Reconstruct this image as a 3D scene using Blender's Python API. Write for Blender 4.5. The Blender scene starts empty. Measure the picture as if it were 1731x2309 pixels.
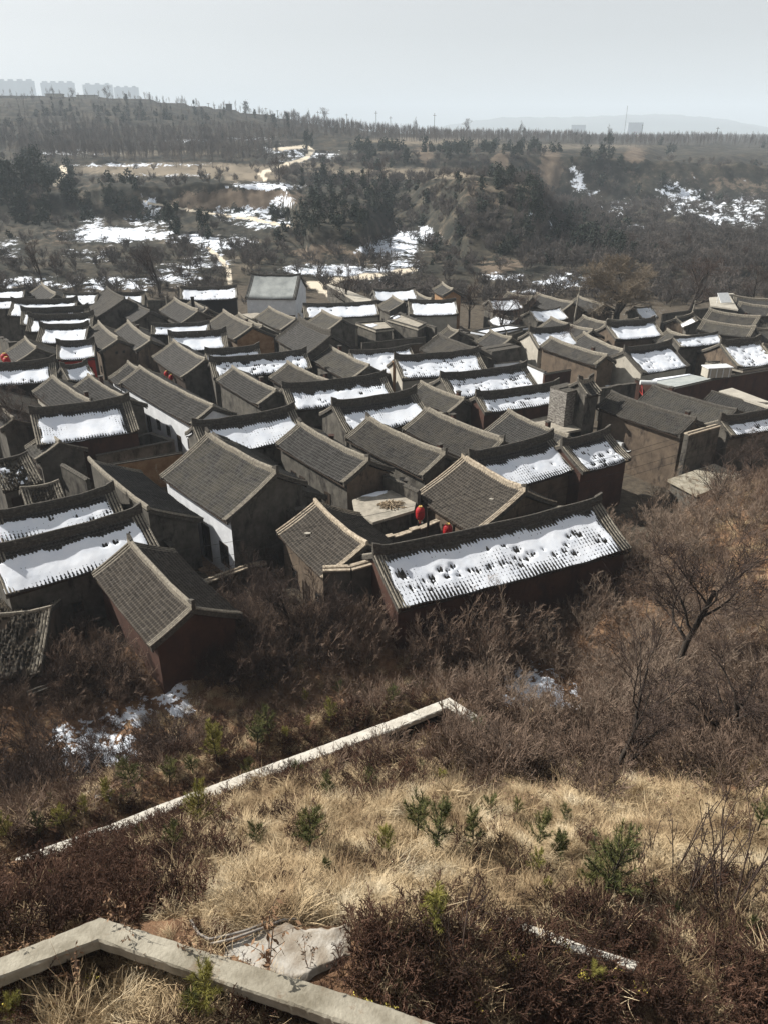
import bpy, math, random
import numpy as np
from math import radians, sin, cos, tan, atan, atan2, pi, sqrt, degrees
from mathutils import Vector, Matrix
R = random.Random(7)
N = np.random.default_rng(11)
S = bpy.context.scene
C = S.collection

# ------------------------------------------------------------------ camera, sky, sun, exposure
CH = 30.0; FP = 1734.0; PITCH = radians(26.22); CX, CY = 865.5, 1154.5
cam = bpy.data.objects.new('camera', bpy.data.cameras.new('camera')); C.objects.link(cam); S.camera = cam
cam.location = (0, 0, CH); cam.rotation_euler = (pi/2 - PITCH, 0, 0)
cam.data.sensor_fit = 'VERTICAL'; cam.data.sensor_height = 24; cam.data.lens = 24*FP/2309
cam.data.clip_start = .2; cam.data.clip_end = 20000
SUN_AZ, SUN_EL = radians(-68), radians(37)           # azimuth from +Y, clockwise positive
W = bpy.data.worlds.new('World'); S.world = W; W.use_nodes = True
nt = W.node_tree; bg = nt.nodes['Background']
sky = nt.nodes.new('ShaderNodeTexSky'); sky.sky_type = 'NISHITA'; sky.sun_disc = False
sky.sun_elevation = SUN_EL; sky.sun_rotation = SUN_AZ; sky.air_density = 1.1; sky.dust_density = 1.0; sky.ozone_density = 1.0
hs = nt.nodes.new('ShaderNodeHueSaturation'); hs.inputs['Saturation'].default_value = .1
nt.links.new(sky.outputs[0], hs.inputs['Color']); nt.links.new(hs.outputs[0], bg.inputs[0]); bg.inputs[1].default_value = .07
sl = bpy.data.objects.new('sun', bpy.data.lights.new('sun', 'SUN')); C.objects.link(sl)
sl.data.energy = 5.0; sl.data.angle = radians(.53); sl.data.color = (1, .95, .87)
SV = Vector((sin(SUN_AZ)*cos(SUN_EL), cos(SUN_AZ)*cos(SUN_EL), sin(SUN_EL)))
sl.rotation_euler = SV.to_track_quat('Z', 'Y').to_euler(); sl.location = (-60, 40, 80)
S.view_settings.view_transform = 'Standard'; S.view_settings.look = 'None'
S.view_settings.exposure = .8; S.view_settings.gamma = 1; S.view_settings.use_curve_mapping = False
S.render.engine = 'CYCLES'
S.cycles.denoising_prefilter = 'NONE'; S.cycles.max_bounces = 5; S.cycles.diffuse_bounces = 3; S.cycles.volume_bounces = 1; S.cycles.transparent_max_bounces = 4

# ------------------------------------------------------------------ projection helpers
Fv = np.array([0, cos(PITCH), -sin(PITCH)]); Uv = np.array([0, sin(PITCH), cos(PITCH)])
def ray(px, py):
    d = Fv*FP + Uv*(CY-py); d[0] = px-CX; return d
def at_z(px, py, z):
    d = ray(px, py); return d*(z-CH)/d[2] + np.array([0, 0, CH])
def at_y(px, py, Y):
    d = ray(px, py); return d*Y/d[1] + np.array([0, 0, CH])
def proj(x, y, z):
    z = z-CH; dz = y*Fv[1]+z*Fv[2]; dz = np.where(dz < .5, .5, dz)
    return CX+FP*x/dz, CY-FP*(y*Uv[1]+z*Uv[2])/dz
OR = {'R3': (0, 600), 'R4': (560, 600), 'R5': (1131, 600), 'S1': (0, 900), 'S2': (560, 900), 'S3': (1131, 900)}
def P(r, x, y): o = OR[r]; return (o[0]+x*.3619, o[1]+y*.3619)

# ------------------------------------------------------------------ object helpers
def tag(o, label=None, cat=None, group=None, kind=None):
    if label: o['label'] = label
    if cat: o['category'] = cat
    if group: o['group'] = group
    if kind: o['kind'] = kind
    return o
def link(name, me, mat=None, parent=None, loc=None, rz=0, smooth=False):
    o = bpy.data.objects.new(name, me); C.objects.link(o)
    if mat is not None and not me.materials: me.materials.append(mat)
    if parent: o.parent = parent
    if loc is not None: o.location = loc
    if rz: o.rotation_euler.z = rz
    return o
def empty(name, loc, rz=0, label=None, cat=None, group=None):
    o = bpy.data.objects.new(name, None); C.objects.link(o); o.location = loc; o.rotation_euler.z = rz
    o.empty_display_size = .2
    if 'wall' in name: o['kind'] = 'thing'
    return tag(o, label, cat, group)
def npmesh(name, V, F, uv=None, smooth=False):
    V = np.asarray(V, dtype=np.float32); F = np.asarray(F, dtype=np.int32)
    me = bpy.data.meshes.new(name); k = F.shape[1]
    me.vertices.add(len(V)); me.vertices.foreach_set('co', V.ravel())
    me.loops.add(F.size); me.loops.foreach_set('vertex_index', F.ravel())
    me.polygons.add(len(F)); me.polygons.foreach_set('loop_start', np.arange(0, F.size, k, dtype=np.int32))
    me.polygons.foreach_set('loop_total', np.full(len(F), k, dtype=np.int32))
    if uv is not None:
        l = me.uv_layers.new(name='UVMap'); l.data.foreach_set('uv', np.asarray(uv, dtype=np.float32)[F.ravel()].ravel())
    me.update(calc_edges=True)
    if smooth: me.polygons.foreach_set('use_smooth', np.ones(len(F), dtype=bool))
    return me
def gridF(nr, nc):
    i = np.arange(nr-1)[:, None]*nc + np.arange(nc-1)[None, :]
    return np.stack([i, i+1, i+nc+1, i+nc], -1).reshape(-1, 4)
class MB:
    def __init__(s): s.v = []; s.f = []
    def add(s, vs, fs):
        n = len(s.v); s.v += [tuple(map(float, v)) for v in vs]; s.f += [tuple(n+i for i in f) for f in fs]
    def box(s, x0, x1, y0, y1, z0, z1):
        s.add([(x0,y0,z0),(x1,y0,z0),(x1,y1,z0),(x0,y1,z0),(x0,y0,z1),(x1,y0,z1),(x1,y1,z1),(x0,y1,z1)],
              [(0,3,2,1),(4,5,6,7),(0,1,5,4),(1,2,6,5),(2,3,7,6),(3,0,4,7)])
    def prism(s, poly, z0, z1):      # poly: list of (x,y); z0,z1 scalars or per-vertex lists
        n = len(poly); a = z0 if hasattr(z0, '__len__') else [z0]*n; b = z1 if hasattr(z1, '__len__') else [z1]*n
        s.add([(p[0],p[1],a[i]) for i, p in enumerate(poly)]+[(p[0],p[1],b[i]) for i, p in enumerate(poly)],
              [tuple(reversed(range(n))), tuple(range(n, 2*n))]+[(i,(i+1)%n,(i+1)%n+n,i+n) for i in range(n)])
    def tube(s, pts, r, k=6, cap=True):
        pts = [Vector(p) for p in pts]; n0 = len(s.v); rr = r if hasattr(r, '__len__') else [r]*len(pts)
        for i, p in enumerate(pts):
            d = (pts[min(i+1, len(pts)-1)]-pts[max(i-1, 0)]).normalized()
            a = d.cross(Vector((0,0,1))); a = a.normalized() if a.length > .05 else Vector((1,0,0)); b = d.cross(a)
            for j in range(k):
                q = p+(a*cos(2*pi*j/k)+b*sin(2*pi*j/k))*rr[i]; s.v.append(tuple(q))
        for i in range(len(pts)-1):
            for j in range(k):
                s.f.append((n0+i*k+j, n0+i*k+(j+1)%k, n0+(i+1)*k+(j+1)%k, n0+(i+1)*k+j))
        if cap:
            s.f.append(tuple(n0+j for j in reversed(range(k)))); m = n0+(len(pts)-1)*k; s.f.append(tuple(m+j for j in range(k)))
    def mesh(s, name):
        me = bpy.data.meshes.new(name); me.from_pydata(s.v, [], s.f); me.update(); return me
    def obj(s, name, mat, parent=None, loc=None, rz=0): return link(name, s.mesh(name), mat, parent, loc, rz)

# ------------------------------------------------------------------ materials
def nodes(m):
    m.use_nodes = True; return m.node_tree, m.node_tree.nodes['Principled BSDF']
def ramp(t, stops):
    n = t.nodes.new('ShaderNodeValToRGB'); e = n.color_ramp.elements
    while len(e) < len(stops): e.new(.5)
    for i, (p, c) in enumerate(stops): e[i].position = p; e[i].color = (*c, 1)
    return n
def noise(t, vec, scale, detail=4, rough=.6, mapping=None):
    n = t.nodes.new('ShaderNodeTexNoise'); n.inputs['Scale'].default_value = scale; n.inputs['Detail'].default_value = detail; n.inputs['Roughness'].default_value = rough
    if mapping:
        mp = t.nodes.new('ShaderNodeMapping'); mp.inputs['Scale'].default_value = mapping; t.links.new(vec, mp.inputs[0]); vec = mp.outputs[0]
    t.links.new(vec, n.inputs['Vector']); return n
def mixc(t, fac, a, b, mode='MIX'):
    n = t.nodes.new('ShaderNodeMix'); n.data_type = 'RGBA'; n.blend_type = mode
    for s, v in ((0, fac), (6, a), (7, b)):
        if hasattr(v, 'default_value') or hasattr(v, 'is_linked'): t.links.new(v, n.inputs[s])
        elif s == 0: n.inputs[0].default_value = v
        else: n.inputs[s].default_value = (*v, 1)
    return n.outputs[2]
def mth(t, op, a, b=None, clamp=False):
    n = t.nodes.new('ShaderNodeMath'); n.operation = op; n.use_clamp = clamp
    for i, v in enumerate((a, b)):
        if v is None: continue
        if hasattr(v, 'is_linked'): t.links.new(v, n.inputs[i])
        else: n.inputs[i].default_value = v
    return n.outputs[0]
def M(name, stops, scale=3, rough=.9, bump=.3, bscale=20, detail=5, mapping=None, spec=.2, stain=None):
    m = bpy.data.materials.new(name); t, b = nodes(m)
    g = t.nodes.new('ShaderNodeNewGeometry').outputs['Position']
    n = noise(t, g, scale, detail, .65, mapping)
    if isinstance(stops[0], (int, float)): stops = [(.3, tuple(c*.7 for c in stops)), (.7, tuple(min(1, c*1.3) for c in stops))]
    r = ramp(t, stops); t.links.new(n.outputs[0], r.inputs[0]); col = r.outputs[0]
    if stain:
        n2 = noise(t, g, stain[1], 8, .75, (1, 1, .4)); r2 = ramp(t, [(stain[2], (0,0,0)), (stain[2]+.12, (1,1,1))]); t.links.new(n2.outputs[0], r2.inputs[0])
        col = mixc(t, r2.outputs[0], col, stain[0])
    t.links.new(col, b.inputs['Base Color']); b.inputs['Roughness'].default_value = rough; b.inputs['Specular IOR Level'].default_value = spec
    if bump:
        n3 = noise(t, g, bscale, 4); bp = t.nodes.new('ShaderNodeBump'); bp.inputs['Strength'].default_value = bump; bp.inputs['Distance'].default_value = .05
        t.links.new(n3.outputs[0], bp.inputs['Height']); t.links.new(bp.outputs[0], b.inputs['Normal'])
    return m
def tile_mat(name, base, light, moss):
    m = bpy.data.materials.new(name); t, b = nodes(m)
    uv = t.nodes.new('ShaderNodeTexCoord').outputs['UV']; g = t.nodes.new('ShaderNodeNewGeometry').outputs['Position']
    mp = t.nodes.new('ShaderNodeVectorMath'); mp.operation = 'FLOOR'; t.links.new(uv, mp.inputs[0])
    wn = t.nodes.new('ShaderNodeTexWhiteNoise'); wn.noise_dimensions = '2D'; t.links.new(mp.outputs[0], wn.inputs['Vector'])
    r = ramp(t, [(0, tuple(c*.7 for c in base)), (.6, base), (1, tuple(.72*c+.28*l for c, l in zip(base, light)))]); t.links.new(wn.outputs['Value'], r.inputs[0])
    n = noise(t, g, .7, 9, .8); r2 = ramp(t, [(.4, (0,0,0)), (.6, (1,1,1))]); t.links.new(n.outputs[0], r2.inputs[0])
    col = mixc(t, mth(t, 'MULTIPLY', r2.outputs[0], .75), r.outputs[0], moss)
    # worn lower lip of each course
    sp = t.nodes.new('ShaderNodeSeparateXYZ'); t.links.new(uv, sp.inputs[0])
    fr = mth(t, 'FRACT', sp.outputs[1]); lip = mth(t, 'GREATER_THAN', fr, .72)
    col = mixc(t, mth(t, 'MULTIPLY', lip, .3), col, light)
    t.links.new(col, b.inputs['Base Color']); b.inputs['Roughness'].default_value = .85; b.inputs['Specular IOR Level'].default_value = .15
    n3 = noise(t, g, 14, 4); bp = t.nodes.new('ShaderNodeBump'); bp.inputs['Strength'].default_value = .5; bp.inputs['Distance'].default_value = .04
    t.links.new(n3.outputs[0], bp.inputs['Height']); t.links.new(bp.outputs[0], b.inputs['Normal'])
    return m
MT = dict(
 tile4=tile_mat('roof_tile_sooty', (.025,.024,.023), (.1,.095,.088), (.06,.053,.042)),
 tile=tile_mat('roof_tile', (.03,.029,.028), (.135,.13,.122), (.035,.033,.03)),
 tile2=tile_mat('roof_tile_brown', (.04,.035,.03), (.16,.142,.118), (.04,.034,.028)),
 tile3=tile_mat('roof_tile_grey', (.035,.034,.033), (.13,.125,.118), (.075,.068,.052)),
 ruin=tile_mat('roof_tile_ruined', (.035,.031,.026), (.16,.13,.09), (.02,.018,.015)),
 ridge=M('ridge_tile', [(.3,(.035,.032,.028)), (.6,(.09,.082,.07)), (.8,(.2,.18,.15))], 5, bump=.6),
 verge=M('verge_tile', [(.3,(.1,.09,.075)), (.6,(.26,.235,.19)), (.8,(.42,.38,.31))], 6, bump=.5),
 vergew=M('verge_tile_pale', [(.3,(.15,.12,.09)), (.55,(.4,.34,.26)), (.8,(.6,.53,.43))], 5, bump=.6),
 grey=M('grey_plaster', [(.3,(.05,.046,.04)), (.7,(.13,.12,.102))], 1.2, stain=((.025,.022,.02), .9, .52)),
 pale=M('pale_plaster', [(.3,(.3,.28,.24)), (.7,(.45,.42,.36))], 1, stain=((.15,.13,.11), 1.2, .6)),
 white=M('white_wash', [(.3,(.55,.57,.6)), (.7,(.75,.77,.8))], 1, stain=((.25,.24,.23), 1.1, .63)),
 tan=M('tan_render', [(.3,(.07,.053,.04)), (.7,(.15,.115,.083))], 1, stain=((.04,.03,.024), 1, .52)),
 red=M('red_brown_render', [(.3,(.045,.024,.018)), (.7,(.08,.04,.029))], .9, stain=((.035,.02,.016), .8, .52)),
 crimson=M('crimson_paint', [(.3,(.22,.015,.012)), (.7,(.35,.03,.02))], 3, .5, bump=.1),
 ochre=M('ochre_clay', [(.35,(.2,.11,.055)), (.65,(.33,.21,.12))], .9, stain=((.5,.42,.32), .7, .62)),
 wood=M('dark_wood', [(.3,(.02,.014,.01)), (.7,(.05,.035,.025))], 6, mapping=(1,1,6)),
 paleW=M('weathered_wood', [(.3,(.16,.12,.08)), (.7,(.4,.32,.22))], 6),
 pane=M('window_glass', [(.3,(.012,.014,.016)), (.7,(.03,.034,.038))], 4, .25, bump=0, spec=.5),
 conc=M('concrete', [(.3,(.2,.185,.155)), (.55,(.33,.3,.25)), (.75,(.42,.385,.32))], 1.6, stain=((.12,.11,.095), 2.2, .6), bscale=30),
 concd=M('pale_concrete', [(.3,(.4,.37,.32)), (.7,(.65,.62,.55))], 2.5, stain=((.2,.17,.13), 3, .6), bump=.7),
 ledge=M('earthy_concrete', [(.3,(.18,.16,.12)), (.55,(.3,.275,.22)), (.75,(.4,.37,.3))], 2.2, stain=((.16,.11,.07), 1.5, .55)),
 metal=M('painted_metal', [(.3,(.55,.57,.58)), (.7,(.7,.72,.72))], 3, .4, bump=0, spec=.5),
 steel=M('corrugated_steel', [(.3,(.28,.31,.31)), (.7,(.42,.44,.42))], 1.5, .5, bump=.1, spec=.4),
 dark=M('near_black', [(.3,(.008,.007,.006)), (.7,(.02,.018,.016))], 3),  # plain black parts; in openings and open fronts it paints in their shade
 lantern=M('lantern_silk', [(.3,(.22,.008,.01)), (.7,(.42,.02,.022))], 8, .6, bump=.1),
 gold=M('gold_trim', (.5,.33,.1), 8, .5, bump=0),
 cable=M('cable_rubber', (.012,.012,.012), 3, .6, bump=0),
 hose=M('grey_hose', (.3,.27,.24), 3, .6, bump=0),
 bark=M('dark_bark', [(.3,(.018,.014,.011)), (.7,(.05,.04,.032))], 9, mapping=(1,1,.3)),
 twig=M('grey_twig', [(.3,(.1,.075,.055)), (.7,(.34,.26,.2))], 1.3, bump=0),
 twigb=M('brown_twig', [(.3,(.055,.038,.028)), (.7,(.28,.2,.15))], 1.3, bump=0),
 twigd=M('dark_twig', [(.3,(.035,.024,.02)), (.7,(.085,.06,.048))], 1.1, bump=0),
 twigy=M('willow_twig', [(.3,(.1,.082,.06)), (.7,(.23,.185,.135))], 1, bump=0),
 twigf=M('far_twig', [(.3,(.05,.045,.042)), (.7,(.14,.122,.11))], .1, bump=0),
 grass=M('dry_grass', [(.3,(.13,.085,.05)), (.43,(.28,.2,.115)), (.56,(.47,.365,.225)), (.7,(.6,.52,.38))], .9, bump=0, detail=8),
 weed=M('russet_weed', [(.3,(.03,.017,.012)), (.55,(.085,.045,.03)), (.75,(.19,.11,.075))], .9, bump=0),
 needle=M('pine_needle', [(.3,(.045,.055,.022)), (.5,(.1,.11,.04)), (.7,(.2,.19,.065))], 1.4, bump=0),
 needley=M('yellow_pine_needle', [(.3,(.13,.13,.035)), (.7,(.34,.31,.08))], 2, bump=0),
 conifer=M('cypress_leaf', [(.3,(.012,.018,.014)), (.7,(.035,.048,.034))], .6, bump=0),
 leafdry=M('dry_leaf', [(.3,(.12,.07,.04)), (.7,(.32,.2,.12))], 2, bump=0),
 litter=M('leaf_litter', [(.3,(.09,.055,.035)), (.7,(.3,.2,.13))], 3, bump=0),
 leafy=M('yellow_leaf', [(.3,(.35,.3,.05)), (.7,(.6,.5,.12))], 4, bump=0),
 tower=M('tower_concrete', (.25,.27,.3), .01, bump=0),
 earth=M('earth_toned_as_shade', [(.3,(.025,.018,.013)), (.7,(.06,.045,.032))], 3, bump=.6, bscale=8),  # brown earth darkened so the recess under the wall caps reads as shade
 paving=M('brick_paving', [(.3,(.16,.1,.06)), (.7,(.3,.21,.14))], 5, bump=.5),
 speck=M('speckled_brick', [(.35,(.05,.045,.04)), (.5,(.2,.185,.165)), (.65,(.36,.34,.31))], 3.2, bump=.6, detail=8, mapping=(1,1,3)),
 hill=M('far_hill', (.12,.13,.12), .002, bump=0, scale_=0) if False else M('far_hill', (.12,.13,.12), .002, bump=0),
)
def snow_mat():
    m = bpy.data.materials.new('snow'); t, b = nodes(m)
    g = t.nodes.new('ShaderNodeNewGeometry').outputs['Position']
    n = noise(t, g, .8, 5); r = ramp(t, [(.3,(.72,.77,.85)), (.7,(.84,.87,.92))]); t.links.new(n.outputs[0], r.inputs[0])
    t.links.new(r.outputs[0], b.inputs['Base Color']); b.inputs['Roughness'].default_value = .6; b.inputs['Specular IOR Level'].default_value = .25
    n3 = noise(t, g, 3, 5); bp = t.nodes.new('ShaderNodeBump'); bp.inputs['Strength'].default_value = .14; bp.inputs['Distance'].default_value = .08
    t.links.new(n3.outputs[0], bp.inputs['Height']); t.links.new(bp.outputs[0], b.inputs['Normal']); return m
MT['snow'] = snow_mat()
MT['apron'] = M('spilled_concrete', [(.3,(.16,.12,.085)), (.48,(.27,.235,.19)), (.68,(.46,.44,.4))], 1.8, bump=.25, bscale=30, stain=((.22,.17,.12), 2.5, .6))
MT['steelroof'] = M('corrugated_roofing', [(.3,(.2,.215,.215)), (.7,(.36,.38,.37))], .6, .55, bump=.1)

# ------------------------------------------------------------------ terrain
def pl(px, py, Y):            # control given in the picture: -> (u, Y, z)
    p = at_y(px, py, Y); return (p[0]/p[1], Y, p[2])
PXC = [-300, 0, 300, 500, 640, 700, 820, 880, 950, 1050, 1200, 1260, 1400, 1600, 1731, 2100]
def row(ys, Ys):
    return [pl(x, y, Y) for x, y, Y in zip(PXC, ys, Ys)]
def raw(l): return l
BL = [
 raw([(-9, -40, 29), (9, -40, 29)]),
 raw([(-9, -12, 24), (9, -12, 24)]),
 raw([(-2, 1, 18.6), (2, 1, 18.6)]),
 raw([(-1.5, 5.2, 19.15), (-.2, 5.2, 19.1), (.1, 5.2, 18.8), (.6, 5.2, 17.6), (1.5, 5.2, 17.6)]),
 raw([(-1.5, 7.6, 19.1), (-.3, 7.8, 19.2), (0, 7.4, 19.1), (.5, 7.6, 17.6), (1.5, 8, 17.5)]),
 raw([(-1.5, 12, 14), (-.5, 12.4, 15.0), (0, 12.4, 15.7), (.4, 12.4, 15.4), (.8, 13, 15.2), (1.5, 13, 15.5)]),
 raw([(-1.5, 16, 8.8), (-.69, 16.4, 8.4), (-.45, 19, 8.4), (-.1, 22.3, 8.4), (.1, 23.8, 8.3), (.3, 21.5, 9.2), (.45, 20.5, 10.2), (.8, 20, 12.2), (1.5, 20, 13)]),
 raw([(-1.5, 17.4, 8.9), (-.69, 17.8, 8.9), (-.45, 20.6, 8.9), (-.1, 23.9, 8.9), (.1, 25.2, 8.9), (.3, 24.3, 7.6), (.45, 24, 8.6), (.8, 24, 11.6), (1.5, 24, 13)]),
 raw([(-1.5, 27, .4), (-.69, 27.5, 0), (-.45, 30.5, -.3), (-.1, 33, .2), (.1, 34, .2), (.3, 35, -.4), (.45, 36, 2.4), (.6, 37, 5.5), (.8, 37, 8.5), (1.5, 38, 11)]),
 raw([(-1.5, 37, .6), (-.5, 37.5, 1.1), (-.3, 38.5, 1.4), (-.05, 39.5, 1.9), (.12, 40, 1.6), (.24, 41, .6), (.42, 43, 3), (.52, 46, 6.6), (.65, 46, 8.5), (.8, 46, 9.5), (1.5, 46, 12)]),
 raw([(-1.5, 50, 0), (.3, 50, 0), (.42, 52, 1.5), (.5, 52, 6.0), (.6, 52, 7.8), (.8, 52, 8.5), (1.5, 52, 11)]),
 raw([(-1.5, 66, 0), (.42, 66, 0), (.6, 70, 1.0), (.8, 70, 4), (1.5, 70, 6)]),
 raw([(-1.5, 110, 0), (1.5, 110, 0)]),
 raw([(-1.5, 166, 0), (1.5, 166, 0)]),
 row([600]*16, [186]*16),
 row([585,585,580,575,590,598,598,590,590,600,600,598,585,580,580,580], [205,205,208,208,198,192,192,198,200,192,192,194,205,210,212,214]),
 row([545,545,535,522,540,594,594,555,555,595,592,590,560,545,540,540], [236,236,240,245,226,196,196,220,225,196,197,200,235,245,250,255]),
 row([500,500,490,482,480,590,590,520,512,590,588,585,520,515,515,515], [285,285,285,285,280,199,199,262,262,205,204,208,300,310,310,320]),
 row([440,440,424,418,420,508,508,490,418,405,424,520,490,480,478,470], [297,297,293,291,288,212,214,285,290,252,250,268,330,350,350,360]),
 row([382,382,380,378,384,440,436,420,395,393,408,480,470,458,450,450], [420,420,425,425,420,300,300,330,380,290,280,320,385,395,395,400]),
 row([366,366,366,368,372,400,396,400,400,420,440,455,462,470,478,480], [432,432,437,437,432,400,400,405,415,425,430,430,425,415,410,410]),
 row([335,335,330,330,335,345,345,345,346,348,350,352,358,372,380,390], [520,520,520,510,490,480,470,462,456,452,448,446,444,440,436,432]),
 row([240,240,248,268,288,298,306,315,322,328,330,332,340,352,360,365], [780,780,760,700,650,620,600,580,570,560,560,560,550,540,540,540]),
 row([214,214,220,244,264,278,292,300,304,308,312,314,318,322,326,330], [980,980,960,920,900,880,880,880,880,880,860,860,840,820,800,800]),
 raw([(-1.5, 2200, 42), (-.5, 2200, 42), (-.1, 2200, 28), (1.5, 2200, 24)]),
 raw([(-1.5, 9000, 24), (1.5, 9000, 24)]),
]
SUBD = [6, 6, 6, 12, 16, 26, 6, 24, 14, 10, 10, 14, 12, 6, 8, 10, 12, 14, 14, 6, 12, 70, 60, 8, 6]
def hsh(x, y, s): return np.sin(x*s*1.13+y*s*.71+1.3)*np.sin(y*s*1.07-x*s*.53+2.1)
def bump(x, y, Y):
    k9 = np.clip((Y-9)/3, .15, 1)
    a = hsh(x, y, 2.3)*.16+hsh(x, y, 5.1)*.06+hsh(y, x, 1.1)*.28
    far = np.clip((Y-190)/120, 0, 1)
    b = (hsh(x, y, .09)*1.0+hsh(y, x, .21)*.8+hsh(x, y, .47)*.5+hsh(y, x, .95)*.3)*far*np.clip(1-(Y-900)/600, .15, 1)
    near = np.clip((58-Y)/12, 0, 1)
    w = np.where(Y < 190, near*.9+.06, .8)
    return a*w*k9 + b
def steps(x, Y, z):
    s = 4.2; q = (z+1.2*np.sin(x*.012)+.6*np.sin(x*.05))/s; f = q-np.floor(q); st = s*(np.floor(q)+np.clip((f-.68)/.26, 0, 1))-(1.2*np.sin(x*.012)+.6*np.sin(x*.05))
    w = np.clip((Y-445)/30, 0, 1)*np.clip((1000-Y)/60, 0, 1); return (st-z)*w
def ter(u, Y=None, tt=None):
    """vectorised height at (u=X/Y, Y)"""
    u = np.asarray(u, float); Y = np.asarray(Y, float)
    Yk = np.array([np.interp(u, [c[0] for c in b], [c[1] for c in b]) for b in BL]); Zk = np.array([np.interp(u, [c[0] for c in b], [c[2] for c in b]) for b in BL])
    k = np.clip((Yk <= Y).sum(0)-1, 0, len(BL)-2); j = np.arange(len(u))
    y0, y1, z0, z1 = Yk[k, j], Yk[k+1, j], Zk[k, j], Zk[k+1, j]
    return z0+(z1-z0)*np.clip((Y-y0)/(y1-y0), 0, 1)
def gz(x, y):
    x = np.atleast_1d(np.asarray(x, float)); y = np.atleast_1d(np.asarray(y, float))
    yy = np.maximum(y, 1.5); z = ter(x/yy, y); return z+steps(x, y, z)+bump(x, y, y)*np.where(y > 445, .35, 1)
def g1(x, y): return float(gz(x, y)[0])
def hit(px, py, y0=3, y1=1400, n=700):      # where a line of sight meets the terrain
    d = ray(px, py); Y = np.geomspace(y0, y1, n); x = d[0]/d[1]*Y; z = CH+d[2]/d[1]*Y; g = gz(x, Y)
    i = int(np.argmax(z <= g)) or n-1; return np.array([x[i], Y[i], g[i]])

def seg_d(px, py, pts):
    best = np.full(px.shape, 1e9)
    for (x0, y0), (x1, y1) in zip(pts[:-1], pts[1:]):
        dx, dy = x1-x0, y1-y0; t = np.clip(((px-x0)*dx+(py-y0)*dy)/(dx*dx+dy*dy), 0, 1)
        best = np.minimum(best, np.hypot(px-x0-t*dx, (py-y0-t*dy)*1.6))
    return best
# snow lying on the ground: (px, py, half width, half height, amount)
SNOW = [(270,530,130,20,1),(340,500,60,26,.62),(210,505,40,20,.6),(430,540,70,14,.9),(560,480,90,20,.8),(640,455,30,16,.8),(600,505,70,12,.8),(490,555,50,25,.8),
 (60,640,100,22,.72),(260,640,140,20,.78),(400,620,70,30,.66),(470,590,60,22,.66),(30,560,40,30,.58),(200,575,60,20,.56),
 (340,470,24,36,.7),(600,420,90,10,.9),(540,545,40,20,.7),(880,560,70,22,.95),(930,535,60,18,.95),(740,610,110,14,.95),(850,620,70,22,.72),(905,600,50,20,.8),(960,520,25,12,.8),
 (1130,625,60,10,.8),(1260,640,90,12,.85),(1290,625,70,10,.7),(1200,660,60,8,.8),(1300,405,18,26,.85),(1290,380,10,12,.8),(1320,430,40,14,.62),(1380,470,50,30,.55),
 (1545,455,60,40,.72),(1610,480,50,45,.64),(1680,480,60,50,.68),(1520,430,60,30,.62),(1430,512,40,6,.9),(1240,505,10,20,.6),(1196,485,10,12,.8),
 (640,340,60,14,.66),(300,372,200,5,.75),(420,318,80,6,.6),(560,312,90,6,.6),(700,350,90,12,.6),(640,365,60,8,.5),(150,345,120,8,.58),(380,395,200,5,.6),(1480,700,300,10,.4),
 (300,1620,75,30,.9),(230,1700,110,55,.95),(190,1660,80,40,.85),(400,1580,45,45,.85),(180,1780,70,30,.7),(330,1590,40,20,.95),
 (1200,1545,80,45,.9),(1150,1590,60,30,.7),(1280,1580,50,25,.8),(235,1510,18,60,.7),(80,1375,50,16,.0)]
ROADS = [([(618,338),(690,330),(704,340),(690,358),(640,372),(600,385),(588,392),(600,405)], 5), ([(150,374),(140,378),(148,390),(130,412),(122,420)], 5),
 ([(930,608),(905,612),(860,620),(780,628),(700,640),(740,662)], 8), ([(470,560),(500,585),(515,610),(520,640)], 5), ([(330,455),(450,478),(560,492),(650,510)], 4)]
CLIFF = [(540,450,150,26,1),(720,570,70,26,.6),(820,580,40,20,.4),(1075,440,44,34,.5),(1010,520,30,24,.3),(1120,600,60,25,.7),(1240,378,26,46,1),(1128,372,22,34,1),(1430,352,26,20,.95),(960,345,20,26,.85),(1640,410,70,20,.5),(1120,450,10,20,.5),(1000,560,60,60,.4),(130,520,30,40,.5),(1500,400,260,26,.3),(1690,420,100,30,.4),(960,340,16,24,.7),(1250,610,90,10,.4)]
def blob(px, py, L, amp=1):
    v = np.zeros(px.shape)
    for x, y, a, b, s in L:
        d = np.sqrt(((px-x)/a)**2+((py-y)/b)**2); v = np.maximum(v, s*np.clip(1.5-d, 0, 1))
    return v
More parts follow.
